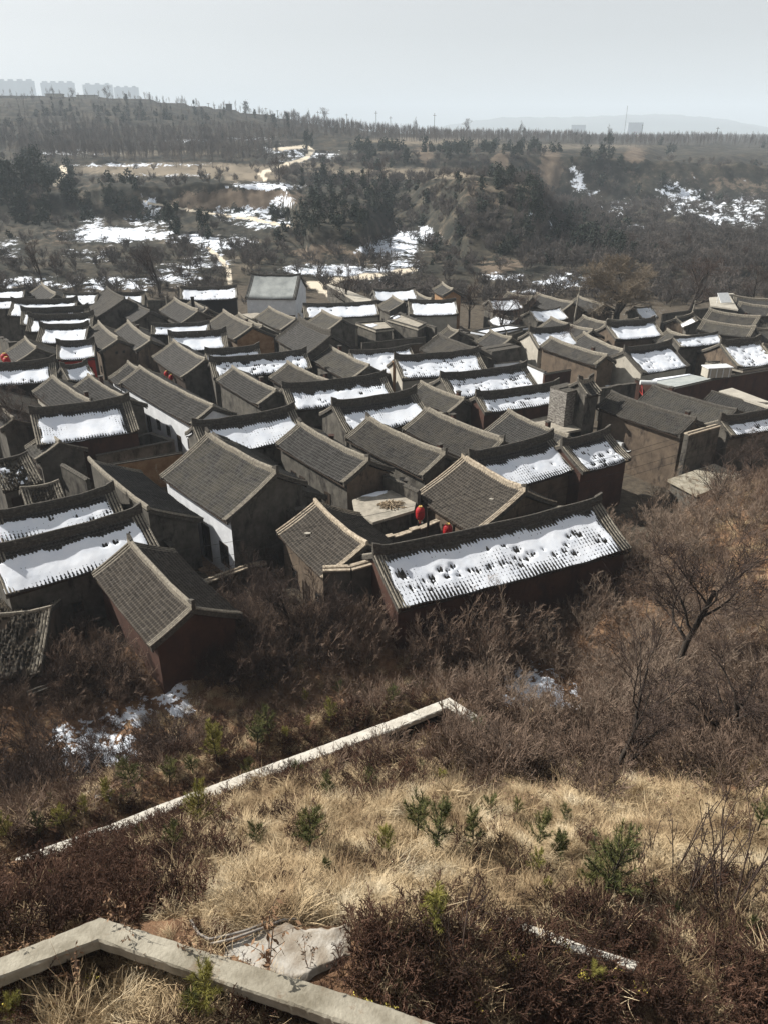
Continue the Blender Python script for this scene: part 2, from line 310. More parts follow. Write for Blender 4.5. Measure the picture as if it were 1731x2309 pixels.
def build_terrain():
    us = np.concatenate([np.linspace(-4, -.86, 24, endpoint=False), np.linspace(-.86, .86, 560), np.linspace(.86, 4, 25)[1:]])
    rows = []
    for k in range(len(BL)-1):
        b0, b1 = BL[k], BL[k+1]
        Y0 = np.interp(us, [c[0] for c in b0], [c[1] for c in b0]); Z0 = np.interp(us, [c[0] for c in b0], [c[2] for c in b0])
        Y1 = np.interp(us, [c[0] for c in b1], [c[1] for c in b1]); Z1 = np.interp(us, [c[0] for c in b1], [c[2] for c in b1])
        n = SUBD[k]
        for i in range(n + (k == len(BL)-2)):
            t = i/n; rows.append(np.stack([us, Y0+(Y1-Y0)*t, Z0+(Z1-Z0)*t], -1))
    G = np.array(rows); u, Y = G[..., 0], G[..., 1]
    X = u*np.maximum(Y, 1.5); X = np.where(Y < 1.5, u*(8+np.abs(Y)*.6), X)
    Z = G[..., 2]+steps(X, Y, G[..., 2])+bump(X, Y, Y)*np.where(Y > 445, .35, 1)
    nr, nc = X.shape; V = np.stack([X, Y, Z], -1).reshape(-1, 3)
    me = npmesh('ground', V, gridF(nr, nc), smooth=True)
    px, py = proj(V[:, 0], V[:, 1], V[:, 2]); front = V[:, 1] > 3
    sn = blob(px, py, SNOW)*front
    rd = np.zeros(len(V))
    for pts, w in ROADS: rd = np.maximum(rd, np.clip(2-seg_d(px, py, pts)/w, 0, 1))
    rd *= front*(V[:, 1] > 150)
    cl = blob(px, py, CLIFF)*(V[:, 1] > 170)
    vil = ((V[:, 1] > 40) & (V[:, 1] < 170) & (V[:, 2] < 1.2)).astype(float)
    far = np.clip((V[:, 1]-140)/22, 0, 1)
    fd = blob(px, py, [(400,382,260,16,1),(560,400,120,10,.8),(900,392,230,14,.9),(960,318,200,12,.7),(1250,330,300,8,.6),(300,345,250,10,.6),(450,540,200,20,.5),(540,590,120,20,.5),(1150,425,80,12,.7),(700,372,100,10,.6)])*(V[:, 1] > 170)
    for nm, a in (('field', fd), ('snowmask', sn), ('road', rd), ('cliff', cl), ('village', vil), ('far', far)):
        at = me.attributes.new(nm, 'FLOAT', 'POINT'); at.data.foreach_set('value', a.astype(np.float32))
    m = bpy.data.materials.new('ground'); t, b = nodes(m); g = t.nodes.new('ShaderNodeNewGeometry').outputs['Position']
    def attr(n):
        a = t.nodes.new('ShaderNodeAttribute'); a.attribute_name = n; return a.outputs['Fac']
    n1 = noise(t, g, 1.1, 8, .7); near = ramp(t, [(.3,(.055,.032,.02)), (.45,(.12,.07,.042)), (.58,(.22,.135,.08)), (.75,(.33,.24,.14))]); t.links.new(n1.outputs[0], near.inputs[0])
    n2 = noise(t, g, .11, 10, .78); fr = ramp(t, [(.38,(.014,.016,.014)), (.48,(.032,.031,.025)), (.58,(.07,.06,.045)), (.72,(.13,.105,.075))]); t.links.new(n2.outputs[0], fr.inputs[0])
    col = mixc(t, attr('far'), near.outputs[0], fr.outputs[0])
    vr = ramp(t, [(.3,(.04,.034,.028)), (.7,(.12,.1,.075))]); t.links.new(n1.outputs[0], vr.inputs[0]); col = mixc(t, attr('village'), col, vr.outputs[0])
    n3 = noise(t, g, .16, 7, .7, (1, 1, .6)); cr = ramp(t, [(.3,(.06,.047,.036)), (.7,(.19,.15,.112))]); t.links.new(n3.outputs[0], cr.inputs[0])
    cm = mth(t, 'ADD', attr('cliff'), mth(t, 'MULTIPLY', mth(t, 'SUBTRACT', n2.outputs[0], .5), 3.2)); cm = mth(t, 'MULTIPLY', mth(t, 'SUBTRACT', cm, .42), 5, True)
    col = mixc(t, cm, col, cr.outputs[0])
    fm = mth(t, 'MULTIPLY', mth(t, 'SUBTRACT', mth(t, 'ADD', attr('field'), mth(t, 'SUBTRACT', n2.outputs[0], .5)), .4), 3, True); col = mixc(t, fm, col, (.19,.16,.12))
    rm = mth(t, 'MULTIPLY', mth(t, 'SUBTRACT', attr('road'), .5), 3, True); col = mixc(t, rm, col, (.62,.55,.44))
    n4 = noise(t, g, .22, 9, .8); n5 = noise(t, g, 1.6, 6, .7)
    nn = mixc(t, attr('far'), n5.outputs[0], n4.outputs[0])
    sm = mth(t, 'ADD', attr('snowmask'), mth(t, 'MULTIPLY', mth(t, 'SUBTRACT', nn, .5), 3.6)); sm = mth(t, 'MULTIPLY', mth(t, 'SUBTRACT', sm, .66), 9, True)
    sm = mth(t, 'MULTIPLY', sm, mth(t, 'GREATER_THAN', attr('snowmask'), .02)); sm = mth(t, 'MULTIPLY', sm, mth(t, 'SUBTRACT', 1, rm))
    col = mixc(t, sm, col, (.72,.77,.85))
    t.links.new(col, b.inputs['Base Color']); b.inputs['Roughness'].default_value = .95; b.inputs['Specular IOR Level'].default_value = .1
    bp = t.nodes.new('ShaderNodeBump'); bp.inputs['Strength'].default_value = .6; bp.inputs['Distance'].default_value = .25
    t.links.new(nn, bp.inputs['Height']); t.links.new(bp.outputs[0], b.inputs['Normal'])
    o = link('ground', me, m); tag(o, 'loess ground falling to the village and rising to the far plateau', None, None, 'structure'); return o
GROUND = build_terrain()
# distant mountains
def mountains():
    prof = [(900,299),(1000,284),(1064,273),(1137,264),(1284,264),(1414,259),(1503,257),(1623,267),(1731,288),(1900,296),(2100,300)]
    xs = np.linspace(900, 2100, 120); ys = np.interp(xs, [p[0] for p in prof], [p[1] for p in prof])+np.sin(xs*.11)*1.0+np.sin(xs*.31)*.5
    V = []
    for x, y in zip(xs, ys):
        p = at_y(x, y, 6200)
        for k, (dy, f) in enumerate(((-900,0),(-400,.55),(0,1),(500,.5),(900,0))): V.append((p[0], 6200+dy, 10+(p[2]-10)*f))
    o = link('distant_hills', npmesh('distant_hills', np.array(V), gridF(120, 5), smooth=True), MT['hill']); tag(o, 'pale blue line of distant hills on the right horizon', None, None, 'structure')
mountains()
def fieldat(px, py): return blob(px, py, [(400,382,260,16,1),(560,400,120,10,.8),(900,392,230,14,.9),(960,318,200,12,.7),(1250,330,300,8,.6),(300,345,250,10,.6),(450,540,200,20,.5)])
hz = MB(); hz.box(-6200, 8200, -60, 9050, -14, 300)
hm = bpy.data.materials.new('haze'); hm.use_nodes = True; ht = hm.node_tree; ht.nodes.clear()
ho = ht.nodes.new('ShaderNodeOutputMaterial'); hv = ht.nodes.new('ShaderNodeVolumePrincipled'); hv.inputs['Color'].default_value = (.8,.9,1,1); hv.inputs['Density'].default_value = .00025; hv.inputs['Anisotropy'].default_value = -.05
ht.links.new(hv.outputs[0], ho.inputs['Volume'])
HZ = hz.obj('haze', hm); tag(HZ, 'thin winter haze filling the valley', None, None, 'stuff')
#PART2
# ------------------------------------------------------------------ houses
def lift(u, L): return .16*(np.abs(2*u/L))**3.5
class Roof:
    def __init__(s, L, w, wb, zr, rise, seed): s.L, s.w, s.wb, s.zr, s.rise, s.seed = L, w, wb, zr, rise, seed
    def z(s, u, t, side):
        k = s.rise if side < 0 else s.rise*s.wb/s.w
        sag = .035*np.sin(u*1.3+s.seed)*np.sin(t*3+s.seed*.7)+.02*np.sin(u*2.9+s.seed*2)
        return s.zr-k*(1.2*t-.2*t*t)+lift(u, s.L)*(1-.3*t)+sag-(.05+.05*(1+sin(s.seed*5)))*(1-(2*u/s.L)**2)
    def y(s, t, side): return side*(s.w if side < 0 else s.wb)*t
def tiles(rf, side, near, pitch=.25, broken=0, t0=0):
    w = rf.w if side < 0 else rf.wb; sl = sqrt(w*w+rf.rise**2); nc = max(4, round(rf.L/pitch)); k = 4 if near else 2
    prof = [0, .065, .1, .065] if near else [0, .09]
    us = np.linspace(-rf.L/2, rf.L/2, nc*k+1); pz = np.array([prof[i % k] for i in range(nc*k+1)])
    if near:
        n = max(4, round(sl/.27)); ts, off, vv = [], [], []
        for i in range(n): ts += [i/n, (i+1)/n-.002]; off += [0, .035]; vv += [i+.01, i+.99]
    else: n = 7; ts = list(np.linspace(0, 1, n)); off = [0]*n; vv = [t*sl/.27 for t in ts]
    ts = np.array(ts); off = np.array(off); T, U = np.meshgrid(ts*(1-t0)+t0, us, indexing='ij')
    Z = rf.z(U, T, side)+pz[None, :]*(1 if near else 1)+off[:, None]
    if near:
        Z += N.normal(0, .011, Z.shape)+.03*np.sin(U*.9+T*2+rf.seed)*np.sin(T*7+rf.seed*3)
    if broken:
        h = np.sin(U*2.1+1)*np.sin(T*9+U)*.5+np.sin(U*5.3)*np.sin(T*17)*.3; Z += np.where(h > .35, -.14*broken, 0)+N.normal(0, .035*broken, Z.shape)
    X = U; Y = rf.y(T, side)+0*U
    # underside skirt row at the eave
    X = np.vstack([X, X[-1:]]); Y = np.vstack([Y, Y[-1:]-side*.02]); Z = np.vstack([Z, Z[-1:]-.13])
    V = np.stack([X, Y, Z], -1).reshape(-1, 3); uu = (U/pitch+.001); UV = np.stack([uu, np.array(vv)[:, None]+0*U], -1); UV = np.vstack([UV, UV[-1:]]).reshape(-1, 2)
    F = gridF(len(ts)+1, len(us))
    if side > 0: F = F[:, ::-1]
    else: F = F[:, ::-1][:, ::-1]
    return V, F, UV
def half_tube(rf, side, u, r, n=10, h=.1):
    pts = [(u, rf.y(t, side), float(rf.z(np.array(u), t, side))+h) for t in np.linspace(0, 1.015, n)]
    return pts
VN = [None]
def snow_sheet(rf, side, st):
    """a blanket that sinks between the tiles where it has melted"""
    w = rf.w if side < 0 else rf.wb; sl = sqrt(w*w+rf.rise**2); res = st.get('res', .13)
    nu = int(rf.L/res)+1; ntt = int(sl/res)+1; us = np.linspace(-rf.L/2, rf.L/2, nu); ts = np.linspace(0, 1, ntt); T, U = np.meshgrid(ts, us, indexing='ij')
    sd = rf.seed; sv = T*sl
    e1 = .05*np.sin(U*1.7+sd)+.03*np.sin(U*4.1+sd*2)+.02*np.sin(U*9+sd*3)
    e2 = .04*np.sin(U*1.1+sd*4)+.03*np.sin(U*5.3+sd)+.015*np.sin(U*11+sd)
    t0, t1 = st.get('t0', .2), st.get('t1', .97); m0, m1 = st.get('m', (.45, .45)); f = st.get('fringe', .045)
    a = np.clip((T-t0-e1*st.get('rag', .5))/.06, -1, 1); b = np.clip((t1+e2*st.get('rag', .5)*.7-T)/f, -1, 1)
    c = np.clip((U+rf.L/2-m0+.1*np.sin(sv*3+sd))/.15, -1, 1); d = np.clip((rf.L/2-m1-U+.1*np.sin(sv*2.3+sd))/.15, -1, 1)
    cr = np.random.default_rng(int(sd*1000)); ch = np.interp(us, np.linspace(-rf.L/2, rf.L/2, max(4, int(rf.L/.25))), cr.normal(0, 1, max(4, int(rf.L/.25)))); cb = st.get('comb', .014)
    a = np.clip((T-t0-e1*st.get('rag', .5)-ch[None, :]*cb*.8)/.05, -1, 1); b = np.clip((t1+e2*st.get('rag', .5)*.7-T-np.abs(ch)[None, :]*cb*1.6)/f, -1, 1)
    m = np.minimum(np.minimum(a, b), np.minimum(c, d))
    rr = random.Random(int(sd*100)+5)
    for _ in range(st.get('holes', 3)):
        hx, hy, hr = rr.uniform(-.46, .46)*rf.L, rr.uniform(t0+.1, t1)*sl, rr.choice([.1, .12, .15, .2])*st.get('hs', 1)
        if st.get('row'): hy = sl*(st['row']+rr.gauss(0, .12))
        q = np.hypot((U-hx)*rr.uniform(.7, 1.1), sv-hy); m = np.minimum(m, np.clip((q-hr)/.1, -1, 1))
    for hx, hy, hr in st.get('big', []):
        q = np.hypot(U-hx*rf.L/2, sv-hy*sl); m = np.minimum(m, np.clip((q-hr)/.12, -1, 1))
    th = st.get('th', .1); h = -.02+(m+1)*.5*th+.008*np.sin(U*1.9+sd)*np.sin(T*5+sd)+.004*np.sin(U*7.7)*np.sin(sv*6.1+sd)+N.normal(0, .0025, m.shape)
    h = np.where(m <= -.99, -.06, h)
    Z = rf.z(U, T, side)+.06+h; V = np.stack([U, rf.y(T, side)+0*U, Z], -1).reshape(-1, 3); F = gridF(ntt, nu)
    keep = (m.reshape(-1)[F] > -.98).any(1)
    F = F[keep]
    us_, inv = np.unique(F, return_inverse=True); V = V[us_]; F = inv.reshape(-1, 4)
    return npmesh('snow_cover', V, F, smooth=True)
def opening(par, kind, x, w, h, sill, yface, mats, arch=False):
    """a framed door or window standing 2-3 cm proud of a wall that faces -y (yface) in house space"""
    nm = 'door' if kind == 'd' else 'window'; f = .07
    b = MB(); y0, y1 = yface-.05, yface+.03
    b.box(x-w/2, x-w/2+f, y0, y1, sill, sill+h); b.box(x+w/2-f, x+w/2, y0, y1, sill, sill+h)
    b.box(x-w/2+f, x+w/2-f, y0, y1, sill+h-f, sill+h); b.box(x-w/2+f, x+w/2-f, y0, y1, sill, sill+f)
    b.box(x-.02, x+.02, y0+.01, y1, sill+f, sill+h-f)
    if kind == 'w': b.box(x-w/2+f, x+w/2-f, y0+.012, y1, sill+h*.55, sill+h*.55+.04)
    o = b.obj(nm, MT['wood'], par)
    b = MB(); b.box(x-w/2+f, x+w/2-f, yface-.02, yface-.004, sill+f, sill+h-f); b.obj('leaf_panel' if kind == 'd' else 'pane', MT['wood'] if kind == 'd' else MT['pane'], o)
def house(A, B, Cc, zr=6.0, wall='grey', tile='tile', snow=None, ridge='low', ops=None, label='', wb=None, base=-.6, verge='verge', rise=.5, mono=False, near=None, vents=False, endw=None, gablem=None, cat='house', over=.4, w=None, frontm=None, broken=0, fringe=None, end_ops=None, group=None):
    a = at_z(*A, zr)[:2]; b = at_z(*B, zr)[:2]; c = b-a; L = float(np.hypot(*c)); c /= L; p = np.array([c[1], -c[0]])
    if w is None:
        ws = np.arange(1.2, 8.5, .02); aa = a[None]+p[None]*ws[:, None]; bb = b[None]+p[None]*ws[:, None]; zz = zr-rise*ws
        ax, ay = proj(aa[:, 0], aa[:, 1], zz); bx, by = proj(bb[:, 0], bb[:, 1], zz); nx, ny = bx-ax, by-ay
        w = float(ws[np.argmin(np.abs((nx*(Cc[1]-ay)-ny*(Cc[0]-ax))/np.hypot(nx, ny)))])
    wb = wb or w; mid = (a+b)/2; near = (mid[1] < 92) if near is None else near
    seed = (mid[0]*.37+mid[1]*.11) % 6.28; rs = rise*w; rf = Roof(L, w, wb, zr, rs, seed)
    rz = atan2(c[1], c[0]); H_ = empty('house', (mid[0], mid[1], 0), rz, label, cat, group); H_['w'] = w; del H_['w']
    ze = zr-rs; zb = zr-rise*wb
    # walls: one solid body under the roof
    x0, x1 = -L/2+.18, L/2-.18; yf, yb = -(w-over), (wb-over)
    n = 5; m = MB(); prof = [(yf, base)]+[(rf.y(t, -1), None) for t in np.linspace((w-over)/w, 0, n)]+([(rf.y(t, 1), None) for t in np.linspace(0, (wb-over)/wb, n)][1:] if not mono else [])
    prof += [((yb if not mono else .0), base)]
    if mono: prof = [(yf, base)]+[(rf.y(t, -1), None) for t in np.linspace((w-over)/w, .0, n)]+[(.0, base)]
    def pz(y, z, u):
        if z is not None: return z
        sd = -1 if y <= 0 else 1; t = abs(y)/(w if sd < 0 else wb); return float(rf.z(np.array(0.), t, sd))-.14
    vs = [(x0, y, pz(y, z, 0)) for y, z in prof]+[(x1, y, pz(y, z, 0)) for y, z in prof]; k = len(prof)
    m.add(vs, [tuple(range(k)), tuple(range(2*k-1, k-1, -1))]+[(i, i+k, (i+1)%k+k, (i+1)%k) for i in range(k)])
    wo = m.obj('wall', MT[wall], H_)
    if gablem:        # gable ends of a different finish stand 3 mm proud
        for x, s in ((x1, 1), (x0, -1)):
            m = MB(); m.add([(x+s*.004, y, pz(y, z, 0)) for y, z in prof], [tuple(range(k)) if s < 0 else tuple(reversed(range(k)))]); m.obj('gable_wall', MT[gablem], H_)
    if frontm:
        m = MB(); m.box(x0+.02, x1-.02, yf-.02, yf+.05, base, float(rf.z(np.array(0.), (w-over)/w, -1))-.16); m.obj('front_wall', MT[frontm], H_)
        yf -= .02
    # tiles
    Vs, Fs, Us, o_ = [], [], [], 0
    for sd in ((-1,) if mono else (-1, 1)):
        V, F, U = tiles(rf, sd, near and (sd < 0 or mid[1] < 60), broken=broken); Vs.append(V); Fs.append(F+o_); Us.append(U); o_ += len(V)
    if tile == 'tile': tile = ['tile', 'tile', 'tile3', 'tile4'][int(seed*977) % 4]
    ro = link('roof_tiles', npmesh('roof_tiles', np.vstack(Vs), np.vstack(Fs), np.vstack(Us)), MT[tile], H_); ro['kind'] = 'stuff'
    # verge rows, one part per gable, each row of half-round tiles
    for s in (-1, 1):
        m = MB()
        for j in range(3 if snow is None else 4):
            for sd in ((-1,) if mono else (-1, 1)):
                m.tube(half_tube(rf, sd, s*(L/2-.09-j*.21), .07, 8, .085-(.02*j)), .075, 5)
        m.obj('verge_tiles', MT[verge], H_)
        # bargeboard / cornice under the verge
        m = MB(); zz = []
        for sd in ((-1,) if mono else (-1, 1)):
            ts = np.linspace(0, 1.0, 7)
            for i in range(6):
                ya, yb_ = rf.y(ts[i], sd), rf.y(ts[i+1], sd); za, zb_ = [float(rf.z(np.array(s*L/2), t, sd)) for t in (ts[i], ts[i+1])]
                xa, xb = sorted((s*(L/2-.16), s*(L/2+.02)))
                q = [(xa, ya, za-.28), (xb, ya, za-.28), (xb, yb_, zb_-.28), (xa, yb_, zb_-.28)]
                m.add(q+[(x, y, z+.29) for x, y, z in q], [(0,1,2,3),(7,6,5,4),(0,4,5,1),(1,5,6,2),(2,6,7,3),(3,7,4,0)])
        m.obj('bargeboard', MT['ridge'], H_)
    # ridge
    us = np.linspace(-L/2, L/2, max(6, int(L))); hr, wr = {'low': (.2, .24), 'mid': (.34, .26), 'tall': (.52, .28), 'big': (.62, .3), 'none': (.08, .2)}[ridge]
    m = MB()
    zz = [float(rf.z(np.array(u), 0, -1)) for u in us]
    for i in range(len(us)-1):
        a0, a1 = us[i]+.006, us[i+1]-.006 if ridge in ('tall', 'big') else us[i+1]
        q = [(a0, -wr/2, zz[i]-.06), (a1, -wr/2, zz[i+1]-.06), (a1, wr/2, zz[i+1]-.06), (a0, wr/2, zz[i]-.06)]
        m.add(q+[(x, y, z+hr+.06) for x, y, z in q], [(3,2,1,0),(4,5,6,7),(0,1,5,4),(1,2,6,5),(2,3,7,6),(3,0,4,7)])
        if ridge in ('tall', 'big'):
            for hh in (.3, .68):
                q2 = [(a0, -wr/2-.045, zz[i]+hr*hh), (a1, -wr/2-.045, zz[i+1]+hr*hh), (a1, wr/2+.045, zz[i+1]+hr*hh), (a0, wr/2+.045, zz[i]+hr*hh)]
                m.add(q2+[(x, y, z+.05) for x, y, z in q2], [(3,2,1,0),(4,5,6,7),(0,1,5,4),(1,2,6,5),(2,3,7,6),(3,0,4,7)])
    ri = m.obj('ridge', MT['ridge'] if snow or ridge in ('tall',) else MT[verge], H_)
    m = MB(); m.tube([(u, 0, z+hr+.02) for u, z in zip(us, zz)], .1 if hr > .3 else .12, 6); m.obj('ridge_cap', MT['ridge'] if snow else MT[verge], ri)
    if ridge in ('mid', 'tall', 'big') and (near or hr > .5):
        for s in (-1, 1):
            e = s*(L/2-.05); z = float(rf.z(np.array(e), 0, -1)); m = MB()
            m.prism([(e-s*.5, -.1), (e+s*.06, -.1), (e+s*.06, .1), (e-s*.5, .1)][::s], z-.05, [z+hr+.1, z+hr+.32, z+hr+.32, z+hr+.1][::s]); m.obj('ridge_end', MT['ridge'], ri)
    # eave board and rafters
    for sd in ((-1,) if mono else (-1, 1)):
        m = MB(); ww = w if sd < 0 else wb; y = sd*(ww-.06); z = float(rf.z(np.array(0.), .98, sd)); ya, yb_ = sorted((y, y-sd*.08))
        m.box(-L/2+.05, L/2-.05, ya, yb_, z-.2, z-.1)
        if near and sd < 0:
            for x in np.arange(-L/2+.3, L/2-.2, .45): m.box(x-.04, x+.04, -(w-.1), -(w-over-.1), z-.2, z-.12)
        m.obj('eave_board', MT['wood'], H_)
    if snow is not None: link('snow_cover', snow_sheet(rf, -1, snow), MT['snow'], H_)
    if ops is None and w > 1.9 and not mono and wall != 'red' and label.find('windowless') < 0 and label.find('blank') < 0:
        rq = random.Random(int(seed*1e4)); k = rq.choice([1, 2, 3]); ops = [[('d', .3, 1.0, 2.1, .05), ('w', .62, .9, 1.0, 1.4)], [('w', .25, .8, 1.0, 1.4), ('d', .5, 1.1, 2.1, .05), ('w', .76, .8, 1.0, 1.4)], [('d', .7, 1.0, 2.1, .05), ('w', .4, .7, .8, 1.6), ('w', .15, .7, .8, 1.6)]][k-1]
    if ops:
        for kd, fr, ow, oh, sill in ops: opening(H_, kd, x0+fr*(x1-x0), ow, oh, sill, yf, None)
    if end_ops:         # openings in the near gable: built in a rotated frame by a small pivot-free mesh
        for yy, ow, oh, sill in end_ops:
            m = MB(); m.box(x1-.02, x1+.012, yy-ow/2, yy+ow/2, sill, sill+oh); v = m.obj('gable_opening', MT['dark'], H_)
            m = MB(); f = .05
            m.box(x1+.0, x1+.03, yy-ow/2-f, yy-ow/2, sill-f, sill+oh+f); m.box(x1, x1+.03, yy+ow/2, yy+ow/2+f, sill-f, sill+oh+f); m.box(x1, x1+.03, yy-ow/2, yy+ow/2, sill+oh, sill+oh+f); m.obj('surround', MT['ridge'], v)
    return dict(o=H_, rf=rf, L=L, w=w, ze=ze, mid=mid, rz=rz, yf=yf, x0=x0, x1=x1)
W3 = [('w', .18, .9, 1.1, 1.3), ('d', .42, 1.0, 2.1, .05), ('w', .64, .9, 1.1, 1.3), ('w', .87, .8, 1.1, 1.3)]
DW = [('w', .2, 1.2, 1.3, 1.0), ('d', .5, 1.5, 2.2, .05), ('w', .8, 1.2, 1.3, 1.0)]
V2 = [(-.45, .28, .3, 4.3), (.45, .28, .3, 4.3)]
def sn(**k): return k
HS = {}
def hh(key, A, B, Cc, **k): HS[key] = house(A, B, Cc, **k)
# back rows, left
hh('s1', P('R3',-60,155), P('R3',165,150), P('R3',175,208), snow=sn(t0=.16, m=(.1,.3), holes=1), ridge='mid', label='snowy roofed hall cut by the left frame edge in the back row')
hh('c2', P('R3',265,120), P('R3',355,185), P('R3',180,185), ridge='mid', wb=3.4, label='steep bare tiled gable house at back left below the twin bare trees')
hh('s3', P('R3',400,180), P('R3',620,178), P('R3',410,216), w=2.3, snow=sn(t0=.1, holes=6), ridge='low', label='long low roof with patchy snow in the back row behind the big gabled hall')
hh('s4', P('R3',-60,214), P('R3',222,208), P('R3',70,262), snow=sn(t0=.17, m=(.1,2.6), holes=2), ridge='mid', label='second snowy roof from the back at the left edge, snow only on its left part')
hh('s5', P('R3',75,228), P('R3',490,220), P('R3',110,312), snow=sn(t0=.17, m=(.6,.5), holes=3), ridge='tall', ops=DW, label='uppermost of three long snowy roofs stacked one behind another at left')
hh('s6', P('R3',135,288), P('R3',560,268), P('R3',165,370), snow=sn(t0=.28, m=(.6,.4), holes=2), ridge='tall', label='middle of three long snowy roofs stacked one behind another at left')
hh('s7', P('R3',180,325), P('R3',590,312), P('R3',215,410), snow=sn(t0=.22, m=(.8,.5), holes=2), ridge='tall', ops=DW, label='lowest of three long snowy roofs stacked one behind another at left')
hh('s8', P('R3',250,385), P('R3',560,378), P('R3',290,478), snow=sn(t0=.17, m=(.8,.3), holes=3), ridge='tall', label='snowy roof just behind the red fronted hall with a bare left margin')
hh('s12', P('R3',735,178), P('R3',905,172), P('R3',925,248), snow=sn(t0=.17, m=(.3,.6), holes=0), ridge='mid', label='small snowy roof right of the big gabled hall with its left half hidden')
hh('c9', P('R3',668,145), P('R3',780,212), P('R3',615,325), zr=6.6, ridge='mid', verge='ridge', wb=4.2, end_ops=[(0,1.4,.5,3.9)], label='large steep gabled hall at back left with porch roof on its gable')
hh('c10', P('R3',805,210), P('R3',940,290), None, w=2.6, zr=5.6, verge='ridge', label='plain tiled house tucked right behind the large steep gabled hall')
hh('c26', P('R3',1090,215), P('R3',1240,290), P('R3',1130,355), ridge='mid', wb=2.6, label='tiled side house in front of the long black fronted hall')
hh('c27', P('R3',1195,220), P('R3',1300,275), None, w=2.2, zr=5.5, label='narrow tiled roof behind a dark chimney right of the long black fronted hall')
hh('s28', P('R3',1125,145), P('R3',1480,135), P('R3',1505,202), snow=sn(t0=.14, m=(.5,.3), holes=14), ridge='mid', wall='grey', frontm='dark', label='long hall with speckled snow and a black open front in the back row')  # near-black front panel paints in the shade of the open front
hh('s24', P('R3',945,375), P('R3',1310,362), P('R3',1332,416), snow=sn(t0=.16, m=(.6,.4), holes=2), ridge='mid', label='upper of two snowy roofs one behind the other left of centre')
hh('c11', P('R3',618,362), P('R3',742,465), P('R3',622,540), wall='tan', gablem='tan', ridge='mid', end_ops=V2, wb=3.0, label='tall gable house with two small attic windows beside the red fronted hall')
hh('c13', P('R3',800,358), P('R3',945,470), P('R3',850,535), ridge='mid', wall='tan', end_ops=[(-.2,.9,1.6,.5)], wb=2.6, label='tiled house with dark doorway right of the tall attic windowed gable')
hh('s14', P('R3',355,495), P('R3',595,480), P('R3',620,568), snow=sn(t0=.17, m=(.4,.25), holes=1), ridge='tall', frontm='crimson', ops=[('d', .45, 1.1, 1.6, 2.0), ('w', .8, .8, .9, 2.6)], label='small snowy roofed hall with a crimson painted front')
hh('c15', P('R3',160,455), P('R3',235,520), P('R3',108,610), ridge='low', wb=3.6, end_ops=V2, label='broad low gable house at the left beside the pair of red lanterns')
hh('s16', P('R3',-60,636), P('R3',350,600), P('R3',400,705), snow=sn(t0=.25, m=(.1,.9), holes=3), ridge='tall', frontm='dark', label='wide snowy roof entering from the left edge in the middle rows')
hh('s17', P('R3',380,640), P('R3',550,612), P('R3',585,690), snow=sn(t0=.12, m=(.4,.2), holes=2), ridge='mid', label='tiny snowy roof squeezed against the wide snowy roof at left')
hh('c19', P('R3',552,690), P('R3',800,838), P('R3',450,765), ridge='low', zr=5.6, label='right one of two parallel long bare roofs behind the smooth snow roof')
hh('c18', P('R3',325,698), P('R3',580,868), P('R3',205,790), ridge='mid', zr=5.6, wall='pale', ops=W3, label='left one of two parallel long bare roofs behind the smooth snow roof')
hh('c20', P('R3',-110,740), P('R3',-10,880), P('R3',-180,820), zr=5.6, wb=5.2, verge='ridge', label='dark weathered roof slope at the left edge behind the smooth snow roof')
hh('c20b', P('R3',-20,850), P('R3',92,965), P('R3',-80,930), zr=5.4, verge='verge', label='old gabled roof overgrown with twigs at the left edge')
hh('s21', P('S1',190,105), P('S1',815,20), P('S1',892,197), zr=6.2, snow=sn(t0=.17, m=(.55,1.3), holes=1, th=.1, rag=.4), ridge='big', wall='red', label='hall with a smooth unbroken sheet of snow and brown wall at left')
hh('c22b', P('R3',800,608), P('R3',880,650), None, w=2.6, zr=5.6, wall='white', broken=.4, label='short broken roof at the head of the long white walled house')
hh('c22', P('R3',872,640), P('R3',1335,888), P('R3',1207,1000), zr=5.8, wall='white', ops=[('w', .06, .7, 1.1, 1.4), ('w', .2, .8, 1.1, 1.4), ('d', .33, .9, 2.1, .1), ('w', .48, .8, 1.1, 1.4), ('w', .62, .8, 1.1, 1.4), ('d', .76, .9, 2.1, .1), ('w', .9, .8, 1.1, 1.4)], label='very long white walled house with a row of dark windows under a bare roof')
hh('c23', P('R3',1085,475), P('R3',1285,595), P('R3',1145,705), zr=5.8, frontm='wood', ops=W3, label='tiled house with red lanterns hanging in its dark wooden front')
hh('s25', P('R3',1050,440), P('R3',1415,420), P('R3',1465,508), snow=sn(t0=.18, m=(.4,.8), holes=2), ridge='tall', label='lower of two snowy roofs one behind the other left of centre')
hh('c30', P('R3',1490,305), P('R3',1640,385), None, w=2.4, zr=5.5, label='long narrow roof behind the red brick gabled house')
hh('c29', P('R3',1395,290), P('R3',1580,385), P('R3',1480,475), ridge='mid', wall='tan', gablem='ochre', wb=3.4, label='gabled house with patched reddish brick end wall left of centre')
hh('s31', P('R3',1280,550), P('R3',1620,520), P('R3',1655,572), w=2.4, snow=sn(t0=.17, m=(.2,.3), holes=1), ridge='tall', label='narrow strip of snow roof seen above the hole riddled snow roof')
hh('s32', P('R3',1305,605), P('R4',365,548), P('R4',415,640), snow=sn(t0=.16, m=(.7,.5), holes=34, hs=.9, rag=1.6), ridge='tall', label='hole riddled snow roof behind the bare roofed houses left of centre')
hh('c33', P('R3',1450,640), P('R4',178,790), P('R3',1605,868), zr=5.8, wall='grey', ridge='low', label='bare roof over a tall windowless grey side wall left of centre')
hh('c35', P('R4',245,610), P('R4',530,740), P('R4',130,700), zr=5.7, ridge='low', label='bare roof standing in front of the hole riddled snow roof')
